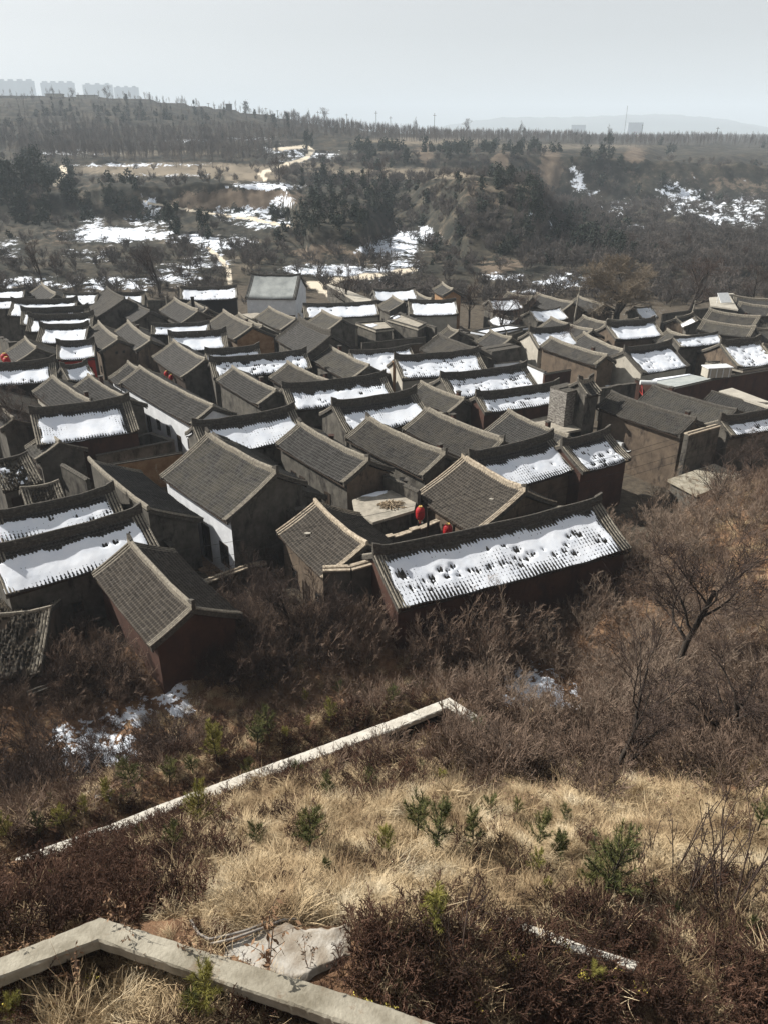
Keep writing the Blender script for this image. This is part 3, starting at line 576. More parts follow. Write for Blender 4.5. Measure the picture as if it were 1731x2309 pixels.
hh('s34', P('R4',210,770), P('R4',855,695), P('R4',900,822), snow=sn(t0=.3, m=(.9,.6), holes=9, rag=1.4), ridge='tall', label='long snow roof with scalloped melting top edge at the centre')
# back rows, centre
hh('cc', P('R4',130,265), P('R4',300,340), P('R4',40,325), zr=5.6, wall='pale', label='bare roof below the modern grey house with pale strip of wall')
hh('c36', P('R4',315,345), P('R4',522,440), P('R4',375,563), zr=7.2, ridge='big', verge='ridge', wb=4.4, rise=.55, label='great temple like hall with curved roof and carved pale ridge at the centre')
hh('y', P('R4',340,252), P('R4',800,235), P('R4',835,308), snow=sn(t0=.14, m=(.7,.3), holes=6), ridge='mid', frontm='pale', label='long snowy roof right below the modern grey roofed house')
hh('bb', P('R4',460,288), P('R4',590,340), P('R4',500,408), zr=5.8, label='small bare gable roof before the long snowy roof near the modern house')
hh('aa', P('R4',775,155), P('R4',1035,145), P('R4',1010,210), snow=sn(t0=.12, m=(.2,.3), holes=0), ridge='low', label='farthest snowy roof at the top centre of the village')
hh('ff1', P('R4',895,195), P('R4',970,232), None, w=2.6, zr=5.4, label='left of two small bare roofs under the farthest snowy roof')
hh('ff2', P('R4',1040,170), P('R4',1140,215), None, w=3.4, zr=5.4, label='right of two small bare roofs under the farthest snowy roof')
hh('z', P('R4',990,225), P('R4',1290,220), P('R4',1335,300), snow=sn(t0=.14, m=(.6,.25), holes=1, th=.1), ridge='mid', frontm='pale', ops=[('d', .5, 1.1, 1.9, .4), ('w', .8, .9, 1.0, 1.2)], label='clean white snow roof beside the bare tree in the back row')
hh('dd', P('R4',1205,112), P('R4',1275,150), P('R4',1155,155), zr=7.5, wall='ochre', ridge='low', label='small orange brick tower house with a tiled cap')
hh('g1', P('R4',1490,215), P('R4',1680,205), P('R4',1690,270), snow=sn(t0=.1, m=(.2,.2), holes=2), ridge='low', label='snowy roof between bare trees at the back right of centre')
hh('g2', P('R5',170,285), P('R5',360,265), P('R5',375,305), w=2.3, snow=sn(t0=.05, m=(.1,.1), holes=2), ridge='none', label='small snowy shed roof behind the leaning utility pole')
hh('g3', P('R5',-30,300), P('R5',100,330), None, w=2.0, zr=4.5, snow=sn(t0=.3, m=(.1,.1), holes=4), ridge='none', label='low shed with thin snow by the red banner')
hh('c37', P('R4',500,505), P('R4',755,635), P('R4',625,718), zr=5.8, ridge='low', label='bare roofed house between two snow roofs at the centre')
hh('s38', P('R4',630,550), P('R4',1010,515), P('R4',900,668), snow=sn(t0=.1, m=(.3,.3), holes=26, hs=.8), ridge='mid', label='snow roof dotted with tiny holes behind the bare roofed house at the centre')
hh('c40', P('R4',1180,435), P('R4',1440,530), P('R4',1060,520), zr=5.8, ridge='low', verge='ridge', label='wide dark roof behind the long dotted snow roof right of centre')
hh('hh', P('R4',1240,385), P('R4',1310,412), None, w=2.6, zr=5, label='little grey gable roof beside ruined brick walls')
hh('hi', P('R4',1500,410), P('R4',1640,455), None, w=2.4, zr=4.8, label='low bare roof right of the ruined brick walls')
hh('s39', P('R4',905,590), P('R4',1430,545), P('R4',1525,655), zr=6.2, wall='grey', gablem='pale', snow=sn(t0=.14, m=(.4,.7), holes=44, hs=.75), ridge='tall', frontm='pale', label='long dotted snow roof with brick pillar and white gable right of centre')
hh('s41', P('R4',1190,705), P('R5',150,638), P('R5',238,755), snow=sn(t0=.17, m=(.9,.6), holes=50, hs=.7), ridge='tall', label='snow roof peppered with many dark holes right of centre')
hh('c43', P('R4',1070,735), P('R4',1345,845), P('R4',980,808), zr=5.6, label='bare roof below the peppered snow roof right of centre')
hh('s42', P('R4',1410,825), P('R5',350,752), P('R5',0,905), snow=sn(t0=.25, m=(.5,.2), holes=14, fringe=.25), wall='red', ridge='tall', label='snow roof over a brown wall with a red lantern, left of the brick tower')
hh('s44', P('R4',520,885), P('R4',1045,800), P('S2',640,215), zr=6.2, snow=sn(t0=.3, m=(.8,.5), holes=2, rag=.5, th=.1), ridge='big', wall='grey', label='smooth snow roof with tall dark ridge and curved grey gable at the centre')
hh('s45', P('S1',1200,180), P('S2',290,75), P('S2',0,305), snow=sn(t0=.22, m=(1.0,.7), holes=1, fringe=.35), ridge='tall', label='snow roof with ribbed melting lower edge behind the white courtyard house')
hh('c48', P('S2',1095,70), P('S2',1590,275), P('S2',965,195), zr=5.8, wall='pale', frontm='grey', ops=W3, ridge='mid', label='long bare roof reaching toward the roofless ruin right of centre')
hh('c49', P('S2',1612,85), P('S3',415,245), P('S2',1470,212), zr=5.8, ridge='low', label='bare roof between the roofless ruin and the tan flat roof')
hh('c47', P('S2',735,130), P('S2',1230,360), P('S2',1085,490), zr=5.8, ridge='mid', ops=W3, label='middle one of three parallel bare roofs at the village centre')
hh('c46', P('S2',315,165), P('S2',755,400), P('S2',590,530), zr=6.0, ridge='mid', wall='grey', gablem='tan', ops=[('w', .2, .9, 1.6, 1.2), ('d', .34, .9, 2.4, .4), ('d', .72, .9, 2.4, .4), ('w', .9, 1.0, 1.4, .3)], label='left one of three parallel bare roofs, beside the flat roof with firewood')
hh('s50', P('S2',1365,385), P('S3',312,252), P('S3',465,438), wall='tan', snow=sn(t0=.28, m=(.4,.6), holes=4, fringe=.3), ridge='big', label='snow roof with comb like shadow edge behind the sunlit brown roof')
hh('s52', P('S3',365,300), P('S3',665,220), P('S3',765,385), wall='red', snow=sn(t0=.22, m=(.7,.9), holes=30, hs=.9), ridge='tall', label='short blotchy snow roof below the wall mounted air conditioner')
# right side
hh('k2', P('R5',1440,195), P('R5',1700,215), None, w=2.6, zr=6.4, label='ridge tiled house with dark front at the top right edge')
hh('k', P('R5',1285,280), P('R5',1610,325), P('R5',1580,385), zr=6.0, wall='grey', label='upper of two long dark roofs at right with dry leaves on its tiles')
hh('kb', P('R5',1245,345), P('R5',1580,392), P('R5',1540,448), zr=5.6, label='lower of two long dark roofs at right below the leaf strewn one')
hh('kc', P('R5',1025,405), P('R5',1180,450), None, w=2.4, zr=5.2, label='low dark roof left of the two long dark roofs at right')
hh('kd', P('R5',1200,325), P('R5',1225,345), P('R5',1110,345), w=2.0, zr=4.6, snow=sn(t0=.17, m=(.1,.1), holes=0), ridge='none', label='scrap of snowy shed roof under the rooftop water heater')
hh('f1', P('R5',300,330), P('R5',565,410), P('R5',220,390), zr=5.6, label='bare roof above the small snow roof with white brick gable')
hh('f2', P('R5',500,320), P('R5',660,365), P('R5',450,365), zr=5.6, label='bare roof at the foot of the great willow')
hh('r63d', P('R5',645,375), P('R5',945,350), P('R5',1010,435), snow=sn(t0=.17, m=(.6,.5), holes=2, th=.1), ridge='tall', wall='tan', label='snow roof below the great willow with round vents in its gable')
hh('r63h', P('R5',1060,455), P('R5',1340,425), P('R5',1395,478), snow=sn(t0=.1, m=(.3,.3), holes=16), ridge='low', label='low broad snow roof between two dark roofs at right')
hh('r63c', P('R5',505,425), P('R5',760,540), P('R5',415,485), zr=5.6, label='long dark roof between the tan walled house and the cream gabled hall')
hh('r63a', P('R5',165,415), P('R5',415,395), P('R5',440,452), w=3.0, wall='pale', snow=sn(t0=.17, m=(.4,.3), holes=1, rag=.5), ridge='tall', label='small snow roof with speckled white brick gable right of centre')
hh('r63b', P('R5',295,455), P('R5',655,570), P('R5',612,632), zr=5.8, wall='tan', ridge='low', label='long tan walled house under a bare roof right of centre')
hh('r63e', P('R5',755,540), P('R5',1050,495), P('R5',1150,628), zr=6.2, wall='pale', snow=sn(t0=.17, m=(.7,.6), holes=30, th=.12), ridge='tall', verge='ridge', label='big snow roof with a tall cream gable above the sheet metal roof')
hh('r63i', P('R5',1355,490), P('R5',1600,470), P('R5',1465,632), zr=6.2, wall='red', gablem='tan', snow=sn(t0=.16, m=(.3,.3), holes=40), ridge='tall', wb=4.5, label='snow roof with a broad brown gable at the right edge')
hh('r63j', P('R5',1620,500), P('R5',1760,485), None, w=3.2, zr=5.4, label='bare roof cut by the right edge behind the long brown wall')
hh('o', P('R5',930,762), P('R5',1460,915), P('R5',845,845), zr=5.8, verge='ridge', ridge='low', label='second long bare roof behind the tall house with the air conditioner')
hh('n', P('R5',675,800), P('R5',1205,970), P('R5',1105,1062), zr=6.6, wall='tan', verge='ridge', ridge='low', base=-1, label='long house with a tall blank tan side wall at right')
hh('t', P('R5',1350,975), P('R5',1780,895), P('R5',1430,1062), zr=6.2, wall='grey', snow=sn(t0=.3, m=(.7,.3), holes=12, fringe=.3), ridge='tall', label='snow roof leaving the right edge beside the long tan house')
# front rows
hh('x1', P('R5',215,178), P('R5',445,238), None, w=2.4, zr=5.2, wall='tan', label='brownish long roof at the village rim left of the great willow')
hh('x2', P('R5',470,195), P('R5',640,245), None, w=2.2, zr=5.0, wall='tan', label='small bare roof half hidden behind the great willow')
hh('x3', P('R5',820,262), P('R5',930,256), None, w=2.4, zr=4.6, snow=sn(t0=.05, m=(.2,.2), holes=6), ridge='none', label='little snowy shed seen through the willow branches')
hh('x4', P('R5',30,172), P('R5',190,200), None, w=2.2, zr=5.2, label='bare roof at the village rim above the small snowy shed')
hh('x5', P('R5',1080,330), P('R5',1190,300), None, w=2.0, zr=4.2, wall='tan', label='dark low roof in front of the rooftop panel house')
hh('x6', P('R5',655,345), P('R5',850,338), None, w=2.0, zr=5.6, label='dark ridge line just above the snow roof with round vents')
hh('x7', P('R5',1470,235), P('R5',1700,262), None, w=2.0, zr=6.0, label='black fronted roof strip under the ridge tiled house at top right')
hh('x8', P('R5',1560,395), P('R5',1760,400), None, w=2.4, zr=5.0, label='shaded roof at the right edge beside the two long dark roofs')
hh('c55b', P('S1',1330,225), P('S2',250,560), None, w=1.6, zr=5.6, wb=3.4, verge='ridge', ridge='none', label='dark roof slope behind the ridge of the white courtyard house')
hh('c55', P('S1',1290,235), P('S2',185,480), P('S1',1430,778), zr=7.6, wall='white', gablem='grey', wb=2.6, ridge='mid', rise=.52, tile='tile3', ops=[('d', .1, 1.0, 2.9, .5), ('w', .34, 1.2, 1.8, 1.3), ('d', .6, 1.2, 3.0, .3), ('w', .86, 1.2, 1.9, .9)], label='white walled courtyard house with broad bare roof, doors and windows')
hh('c56', P('S1',930,700), P('S1',560,390), None, w=4.0, zr=6.0, mono=True, wall='grey', ridge='low', label='lean to house with roof sloping right from a high grey back wall')
hh('s57', P('S1',-60,757), P('S1',720,580), P('S1',805,720), snow=sn(t0=.28, m=(.1,.8), holes=5, fringe=.3), ridge='tall', label='rear one of two big snow roofs at the left edge')
hh('s58', P('S1',-60,975), P('S1',890,720), P('S1',1000,945), snow=sn(t0=.24, m=(.1,.7), holes=3, fringe=.22, th=.12), ridge='tall', wall='grey', label='front one of two big snow roofs at the left edge')
hh('c59', P('S1',810,905), (439,1381), (342,1464), zr=5.6, wall='red', ridge='mid', wb=2.9, base=-3, tile='tile2', label='bare roof house in the brush at lower left with curved ridge tip')
hh('c51', P('S2',1330,370), P('S3',150,590), P('S2',1385,832), zr=6.0, wall='tan', tile='tile2', verge='vergew', ridge='mid', wb=3.2, label='sunlit brown roof with pale crumbling verge behind the front snow roof')
hh('c54', P('S2',415,650), P('S2',740,925), P('S2',460,1115), zr=6.0, wall='tan', tile='tile2', verge='vergew', ridge='low', wb=3.6, label='sunlit brown roof with broken pale ridge left of the front snow roof')
hh('s53', P('S2',775,985), P('S3',610,660), P('S3',770,945), zr=6.4, wall='red', wb=4.6, base=-4, snow=sn(t0=.15, m=(.5,1.0), holes=46, hs=1.1, row=.62, fringe=.45, rag=.5, res=.1, big=[(-.86,.42,.34), (.2,.6,.2), (.62,.42,.2), (-.3,.66,.18), (.05,.74,.2), (.45,.7,.18)]), ridge='tall', label='large front snow roof over a windowless red brown wall')
#PART3
# ruined and modern buildings
hh('ru1', P('S1',300,200), P('S1',378,280), P('S1',140,285), zr=4.6, tile='tile3', broken=.5, verge='verge', label='half collapsed little gable roof before the smooth snow roof at left')
hh('ru2', P('S1',-70,402), P('S1',178,345), P('S1',305,505), zr=4.6, tile='ruin', broken=1.9, snow=sn(t0=.35, t1=.8, m=(.2,.9), holes=60, hs=1.7, rag=3, th=.09), ridge='none', label='ruined tile roof with slipping tiles and snow scraps at the left edge')
hh('ru3', P('S1',130,570), P('S1',375,520), P('S1',485,640), zr=4.0, tile='ruin', broken=.9, ridge='none', label='patched low tile roof just in front of the ruined snow scrap roof')
hh('ru4', (-120,1398), (118,1376), (207,1508), zr=3.6, rise=.34, tile='ruin', broken=2.4, ridge='none', wall='tan', base=-3, label='dark derelict roof sunk in the brush at lower left')
hh('ee', P('R4',20,58), P('R4',330,62), P('R4',392,203), zr=8.0, wall='white', tile='steelroof', verge='ridge', ridge='low', ops=[('w', .12, 1.4, 1.4, 1.0), ('d', .82, 2.6, 2.3, .1)], label='modern white house with a large pale grey corrugated roof')
hh('ee2', P('R4',100,124), P('R4',165,178), P('R4',62,170), zr=5.4, wall='grey', gablem='grey', tile='steelroof', verge='ridge', ridge='none', label='grey gabled annex against the modern white house')
hh('pt', P('R5',470,728), P('R5',565,714), P('R5',612,790), zr=8.2, wall='grey', tile='tile', ridge='mid', label='brick gate tower capped by a small tiled roof')

# ------------------------------------------------------------------ yard walls
def yard_wall(pts, zt, mat, label, zb=-.5, th=.34, cop='ridge', rough=0, cw=.06):
    q = [at_z(*p, zt)[:2] for p in pts]; o = empty('yard_wall', (q[0][0], q[0][1], 0), 0, label, 'wall'); q = [p-q[0] for p in q]
    m, k = MB(), MB()
    for a, b in zip(q[:-1], q[1:]):
        d = b-a; L = np.hypot(*d); d /= L; n = np.array([-d[1], d[0]]); a = a-d*.0; ns = max(1, int(L/.7)) if rough else 1
        for i in range(ns):
            s, e = a+d*L*i/ns, a+d*L*(i+1)/ns-d*.003; z = zt-rough*R.random()
            m.prism([tuple(s-n*th/2), tuple(e-n*th/2), tuple(e+n*th/2), tuple(s+n*th/2)], zb, z-.1)
            w = th/2+cw; k.prism([tuple(s-n*w), tuple(e-n*w), tuple(e+n*w), tuple(s+n*w)], z-.1, z+.0)
            if not rough: k.tube([(*(s), zt+.02), (*(e), zt+.02)], .09, 5)
    m.obj('wall_body', MT[mat], o); k.obj('coping', MT[cop], o); return o
yard_wall([P('S1',600,348), P('S1',1078,256), P('S1',935,208), P('S1',788,250)], 3.0, 'grey', 'grey brick wall folding round a small snowy yard at left', rough=.05)
yard_wall([P('S1',668,408), P('S1',1135,330)], 3.1, 'ochre', 'wall with flaking ochre plaster behind the lean to house')
yard_wall([P('S1',388,405), P('S1',548,500)], 3.4, 'grey', 'grey wall running beside the ruined tile roof')
yard_wall([P('S1',190,300), P('S1',330,330), P('S1',600,275)], 3.0, 'grey', 'broken brick wall below the smooth snow roof', rough=1.2)
yard_wall([P('S1',955,790), P('S1',1075,895)], 3.6, 'grey', 'crumbling wall right of the front snow roof at left', rough=.5)
yard_wall([P('S1',1075,990), P('S1',1275,1135)], 2.4, 'tan', 'broken tile topped wall stepping down to the white courtyard', rough=.35, cop='verge')
yard_wall([P('S1',1275,1135), P('S2',0,1035), P('S2',112,1015)], 1.6, 'tan', 'low front wall with pale coping closing the white courtyard', cop='vergew', th=.5)
yard_wall([P('S2',845,850), P('S2',1060,790), P('S2',1180,740)], 3.0, 'grey', 'dark wall with a ragged top below the firewood roof', rough=.3, cop='vergew')
yard_wall([P('S2',850,470), P('S2',1062,575)], 4.6, 'grey', 'grey parapet wall behind the chimney post on the flat roof')
yard_wall([P('S2',175,600), P('S2',290,680), P('S2',430,655)], 5.0, 'grey', 'stained brick wall between the white house and the sunlit roof', rough=.4)
yard_wall([P('R4',705,478), P('R4',1100,440)], 4.0, 'grey', 'long brick wall behind the tiny hole dotted snow roof')
yard_wall([P('R4',940,285), P('R4',1165,375)], 4.6, 'grey', 'battlemented grey wall beside the flat roofed house in the back rows', rough=.2)
yard_wall([P('R4',1310,390), P('R4',1452,440), P('R4',1650,480)], 4.2, 'grey', 'weathered grey wall right of the little grey gable roof', rough=.3)
yard_wall([P('R4',1160,912), P('R4',1460,872), P('R4',1608,935)], 4.6, 'pale', 'roofless ruin with stained white inner walls', rough=.25, cop='verge')
yard_wall([P('R4',1530,605), P('R5',110,590), P('R5',268,658)], 4.2, 'white', 'white plastered wall behind the peppered snow roof', cop='ridge')
yard_wall([P('R5',262,672), P('R5',425,645)], 4.0, 'red', 'short red brown wall right of the peppered snow roof')
yard_wall([P('R5',835,700), P('R5',1065,762), P('R5',1331,700), P('R5',1760,628)], 4.2, 'red', 'long red brown wall running to the right edge')
yard_wall([P('R5',612,755), P('R5',832,720)], 4.0, 'grey', 'grey wall between the gate tower and the sheet metal roof', rough=.2)
yard_wall([P('R5',470,635), P('R5',600,690), P('R5',720,720)], 3.0, 'pale', 'tumbled rubble wall dusted with snow below the tan walled house', rough=1.0, cop='snow')
yard_wall([P('R5',352,768), P('R5',458,742)], 7.4, 'speck', 'high brick wall standing against the gate tower', th=2.2)
yard_wall([P('S3',1150,215), P('S3',1345,160)], 6.2, 'grey', 'pale topped brick wall left of the snow roof at the right edge', cop='vergew', th=.5)
yard_wall([P('R3',0,430), P('R3',60,470), P('R3',150,460)], 4.6, 'grey', 'old wall above the red lanterns at the left edge', rough=.5)
yard_wall([P('R3',920,215), P('R3',1090,210)], 3.0, 'grey', 'plain yard wall in the back row left of the black fronted hall')
yard_wall([P('R4',840,520), P('R4',1000,485), P('R4',1080,478)], 3.6, 'tan', 'tan wall stub beside the wide dark roof')
yard_wall([P('R5',1640,350), P('R5',1740,370)], 4, 'grey', 'grey wall at the far right edge of the village')
yard_wall([P('R5',1000,300), P('R5',1290,262), P('R5',1440,280)], 3.4, 'grey', 'pale yard wall under the bare tree at right')
yard_wall([P('R5',-100,520), P('R5',80,490)], 4.4, 'grey', 'dark block wall left of the speckled brick gable', th=2.5)
yard_wall([(62,1563), (208,1508)], 1.6, 'grey', 'broken parapet below the derelict roof at lower left', zb=-3)
yard_wall([P('S2',1660,560), P('S3',300,660)], 1.5, 'tan', 'low wall hidden behind the front snow roof')

yard_wall([(843,1264),(790,1279),(728,1281)], 5.6, 'grey', 'tall grey gable wing with pale curved coping beside the front snow roof', zb=-3, th=.4, cop='vergew', cw=.16)
# ------------------------------------------------------------------ flat roofs
def flat_roof(pts, zt, mat, label, name='flat_roofed_house', wall='grey', th=.22, inset=.35, zb=-.5, pillars=False, rim=False):
    q = [at_z(*p, zt)[:2] for p in pts]; c = sum(q)/len(q); o = empty(name, (c[0], c[1], 0), 0, label, 'house'); q = [p-c for p in q]
    area = sum(q[i][0]*q[(i+1) % len(q)][1]-q[(i+1) % len(q)][0]*q[i][1] for i in range(len(q)))
    if area < 0: q = q[::-1]
    m = MB(); m.prism([tuple(p) for p in q], zt-th, zt); m.obj('roof_slab', MT[mat], o)
    iq = [p*(1-inset/np.hypot(*p)) for p in q]
    if pillars:
        for p in iq: m = MB(); m.box(p[0]-.15, p[0]+.15, p[1]-.15, p[1]+.15, zb, zt-th); m.obj('pillar', MT[wall], o)
        m = MB(); m.prism([tuple(p*.72) for p in iq], zb, zt-th-.004); m.obj('wall', MT['dark'], o)  # near-black block paints in the shade under the pillared slab
    else: m = MB(); m.prism([tuple(p) for p in iq], zb, zt-th); m.obj('wall', MT[wall], o)
    if rim:
        m = MB(); n = len(q)
        for i in range(n):
            a, b = q[i]*.985, q[(i+1) % n]*.985; d = (b-a)/np.hypot(*(b-a)); nn = np.array([-d[1], d[0]])*.16
            m.prism([tuple(a), tuple(b), tuple(b+nn-d*.16), tuple(a+nn+d*.16)], zt, zt+.22)
        m.obj('parapet', MT['ridge'], o)
    return o
flat_roof([P('S2',648,628), P('S2',720,600), P('S2',890,568), P('S2',1040,645), P('S2',1030,692), P('S2',775,768), P('S2',662,700)], 3.6, 'conc', 'flat concrete roof with firewood, snow strip and chimney post')
flat_roof([P('S3',155,132), P('S3',340,90), P('S3',525,180), P('S3',350,213)], 3.8, 'conc', 'tan flat roof slab on pillars left of the tall blank house', pillars=True)
flat_roof([P('S3',1030,500), P('S3',1320,402), P('S3',1525,486), P('S3',1215,598)], 3.0, 'ledge', 'pale flat concrete roof among the brush at right')
flat_roof([P('R4',668,358), P('R4',850,345), P('R4',905,392), P('R4',795,405)], 4.4, 'conc', 'boxy brick house with a snowy flat top in the back rows', rim=True)
flat_roof([P('R4',862,335), P('R4',940,300), P('R4',1105,365), P('R4',1055,392)], 4.6, 'conc', 'flat roofed house with tiled rim in the back rows', rim=True)
flat_roof([P('R5',912,716), P('R5',1165,672), P('R5',1325,706), P('R5',1075,752)], 3.8, 'steel', 'yard covered by a sheet metal roof under the cream gable', inset=.2)
flat_roof([P('R5',1350,778), P('R5',1432,758), P('R5',1700,858), P('R5',1660,878)], 5.2, 'pale', 'cream topped gallery on stout pillars at the right edge', pillars=True)
flat_roof([P('R5',1290,195), P('R5',1420,185), P('R5',1470,270), P('R5',1300,245)], 6.5, 'pale', 'flat roofed house carrying a solar panel at upper right')
flat_roof([P('R4',-60,300), P('R4',60,290), P('R4',110,310), P('R4',0,330)], 3.4, 'conc', 'pale flat roof in front of the weeping tree near the modern house')
flat_roof([P('R4',490,110), P('R4',620,150), P('R4',790,215), P('R4',700,235)], 3.2, 'pale', 'long pale walled shed behind the spreading bare tree', inset=.1)
flat_roof([P('R4',1380,410), P('R4',1600,372), P('R4',1740,385), P('R4',1480,428)], 4.2, 'snow', 'flat roof with leftover snow in the back rows right of centre', rim=True)
flat_roof([P('R5',0,380), P('R5',60,372), P('R5',130,400), P('R5',30,430)], 4.0, 'conc', 'small parapeted flat roof behind the speckled brick gable', rim=True)
flat_roof([P('R5',1265,600), P('R5',1440,600), P('R5',1690,625), P('R5',1500,655)], 4.0, 'conc', 'parapeted flat roof behind the long red brown wall', rim=True)
fs = flat_roof([(45,1386), (60,1372), (118,1362), (126,1384), (90,1392)], 1.6, 'snow', 'tiny shed roof carrying a clean patch of snow at lower left', name='shed', zb=-2, inset=.1, th=.14)
for i, (A_, B_, Cc_, nm) in enumerate([(P('R5',1300,790), P('R5',1650,872), P('R5',1300,812), 'x')]):
    hh('gal', A_, B_, P('R5',1640,902), w=1.6, zr=5.0, rise=.35, wb=.3, mono=True, wall='wood', ridge='none', verge='ridge', label='tiled awning slope along the cream topped gallery')

# ------------------------------------------------------------------ props
def on_wall(H_, px, py):                       # picture point -> local (x, z) on the -y wall of a house
    d = ray(px, py); mid, rz, yf = H_['mid'], H_['rz'], H_['yf']
    o = np.array([-mid[0], -mid[1]]); c, s = cos(-rz), sin(-rz)
    ox, oy = c*o[0]-s*o[1], s*o[0]+c*o[1]; dx, dy = c*d[0]-s*d[1], s*d[0]+c*d[1]; t = (yf-oy)/dy
    return ox+dx*t, CH+d[2]*t
def to_world(H_, x, y, z):
    c, s = cos(H_['rz']), sin(H_['rz']); return (H_['mid'][0]+c*x-s*y, H_['mid'][1]+s*x+c*y, z)
def ac_unit():
    H_ = HS['n']; x, z = on_wall(H_, 1398, 1002); o = empty('air_conditioner', to_world(H_, x, H_['yf'], z-.3), H_['rz'], 'white air conditioner box hung on the tall tan wall', 'air conditioner')
    m = MB(); m.box(-.42, .42, -.4, -.06, 0, .62); m.obj('casing', MT['metal'], o)
    m = MB(); m.tube([(-.12, -.4, .31), (-.12, -.425, .31)], .23, 18); m.obj('fan_grille', MT['dark'], o)
    m = MB(); m.tube([(-.12, -.426, .31), (-.12, -.44, .31)], .08, 10); m.obj('fan_hub', MT['metal'], o)
    m = MB(); m.box(-.4, -.34, -.4, .0, -.06, 0); m.box(.34, .4, -.4, .0, -.06, 0); m.obj('bracket', MT['metal'], o)
    m = MB(); m.tube([(.42, -.2, .2), (.7, -.15, .1), (.9, -.08, -.1), (1.15, -.05, -.05), (1.3, -.02, .1)], .04, 6); m.obj('pipe', MT['metal'], o)
ac_unit()
def lantern(p, r, h, label, pole=True):
    o = empty('lantern', tuple(p), 0, label, 'lantern', None)
    prof = [(0, h/2), (.35, h/2), (.62, h*.46), (.93, h*.3), (1, .12*h), (1, -.12*h), (.93, -.3*h), (.62, -.46*h), (.35, -h/2), (0, -h/2)]
    k = 20; V = []; 
    for rr, z in prof:
        for j in range(k): q = rr*r*(1+(.04 if j % 2 else 0)); V.append((q*cos(2*pi*j/k), q*sin(2*pi*j/k), z))
    F = []
    for i in range(len(prof)-1):
        for j in range(k): F.append((i*k+j, (i+1)*k+j, (i+1)*k+(j+1) % k, i*k+(j+1) % k))
    link('shade', npmesh('shade', np.array(V), np.array(F)), MT['lantern'], o)
    m = MB(); m.tube([(0,0,h/2-.01), (0,0,h/2+.07)], r*.42, 12); m.tube([(0,0,-h/2-.07), (0,0,-h/2+.01)], r*.42, 12); m.obj('cap', MT['gold'], o)
    m = MB(); m.tube([(0,0,-h/2-.07), (0,0,-h/2-.5*r-.1)], [r*.1, r*.16], 6); m.obj('tassel', MT['lantern'], o)
    m = MB(); m.tube([(0,0,h/2+.07), (0,0,h/2+.3)], .015, 4); m.obj('cord', MT['cable'], o)
    return o
lantern(at_y(*P('S2',1068,712), 52.5), .35, 1.1, 'big red lantern hanging beside the corner of the flat firewood roof')
lantern(at_y(*P('S2',1238,820), 51), .36, 1.1, 'big red lantern hanging just above the ridge of the front snow roof')
lantern(at_y(*P('R3',32,570), 92), .45, 1.0, 'upper small red lantern of the pair at the left edge')
lantern(at_y(*P('R3',44,592), 91), .42, .95, 'lower small red lantern of the pair at the left edge')
for i, (zx, zy) in enumerate([(1056, 668), (1086, 690)]):
    H_ = HS['c23']; x, z = on_wall(H_, *P('R3', zx, zy)); lantern(to_world(H_, x, H_['yf']-.35, z), .28, .62, ['left', 'right'][i]+' red lantern under the eave of the dark wooden front')
H_ = HS['s42']; x, z = on_wall(H_, *P('R5', 345, 880)); lantern(to_world(H_, x, H_['yf']-.3, z), .32, .7, 'red lantern at the end of the brown wall next to the brick tower')
def post(px, py, Y, h, label, s=.09, mat='wood', name='post', cat='post', zb=0):
    p = at_y(px, py, Y); o = empty(name, (p[0], p[1], zb), 0, label, cat); m = MB(); m.box(-s, s, -s, s, 0, p[2]-zb); m.obj('shaft', MT[mat], o)
    m = MB(); m.box(-s*1.3, s*1.3, -s*1.3, s*1.3, p[2]-zb+.002, p[2]-zb+.08); m.obj('cap', MT[mat], o)
post(*P('S2',1120,680), 51.5, 3, 'dark wooden post right of the upper big red lantern')
post(*P('S2',1278,782), 50.2, 3, 'dark wooden post right of the lower big red lantern')
post(*P('S2',1068,770), 53.4, 3, 'grey stone gate post under the upper big red lantern', .16, 'grey')
post(*P('S2',966,502), 58.5, 3, 'square chimney post at the back of the firewood roof', .28, 'ridge', 'chimney', 'chimney', 3.6)
post(*P('R3',1200,195), 122, 3, 'tall dark chimney before the long black fronted hall', .22, 'dark', 'chimney', 'chimney', 2)
post(*P('S2',518,228), 64.5, 3, 'small brick chimney on the ridge of the leftmost parallel roof', .2, 'red', 'chimney', 'chimney', 5)
post(*P('R4',913,597), 88.5, 3, 'brown brick pillar at the left end of the long dotted snow roof', .28, 'ochre', 'brick_pillar', 'pillar', 0)
post(*P('R4',158,98), 152, 3, 'small white stack on the large pale grey corrugated roof', .45, 'pale', 'chimney', 'chimney', 5.5)
post(*P('R5',1424,175), 127, 3, 'pale stack beside the solar panel at upper right', .35, 'pale', 'chimney', 'chimney', 5.5)
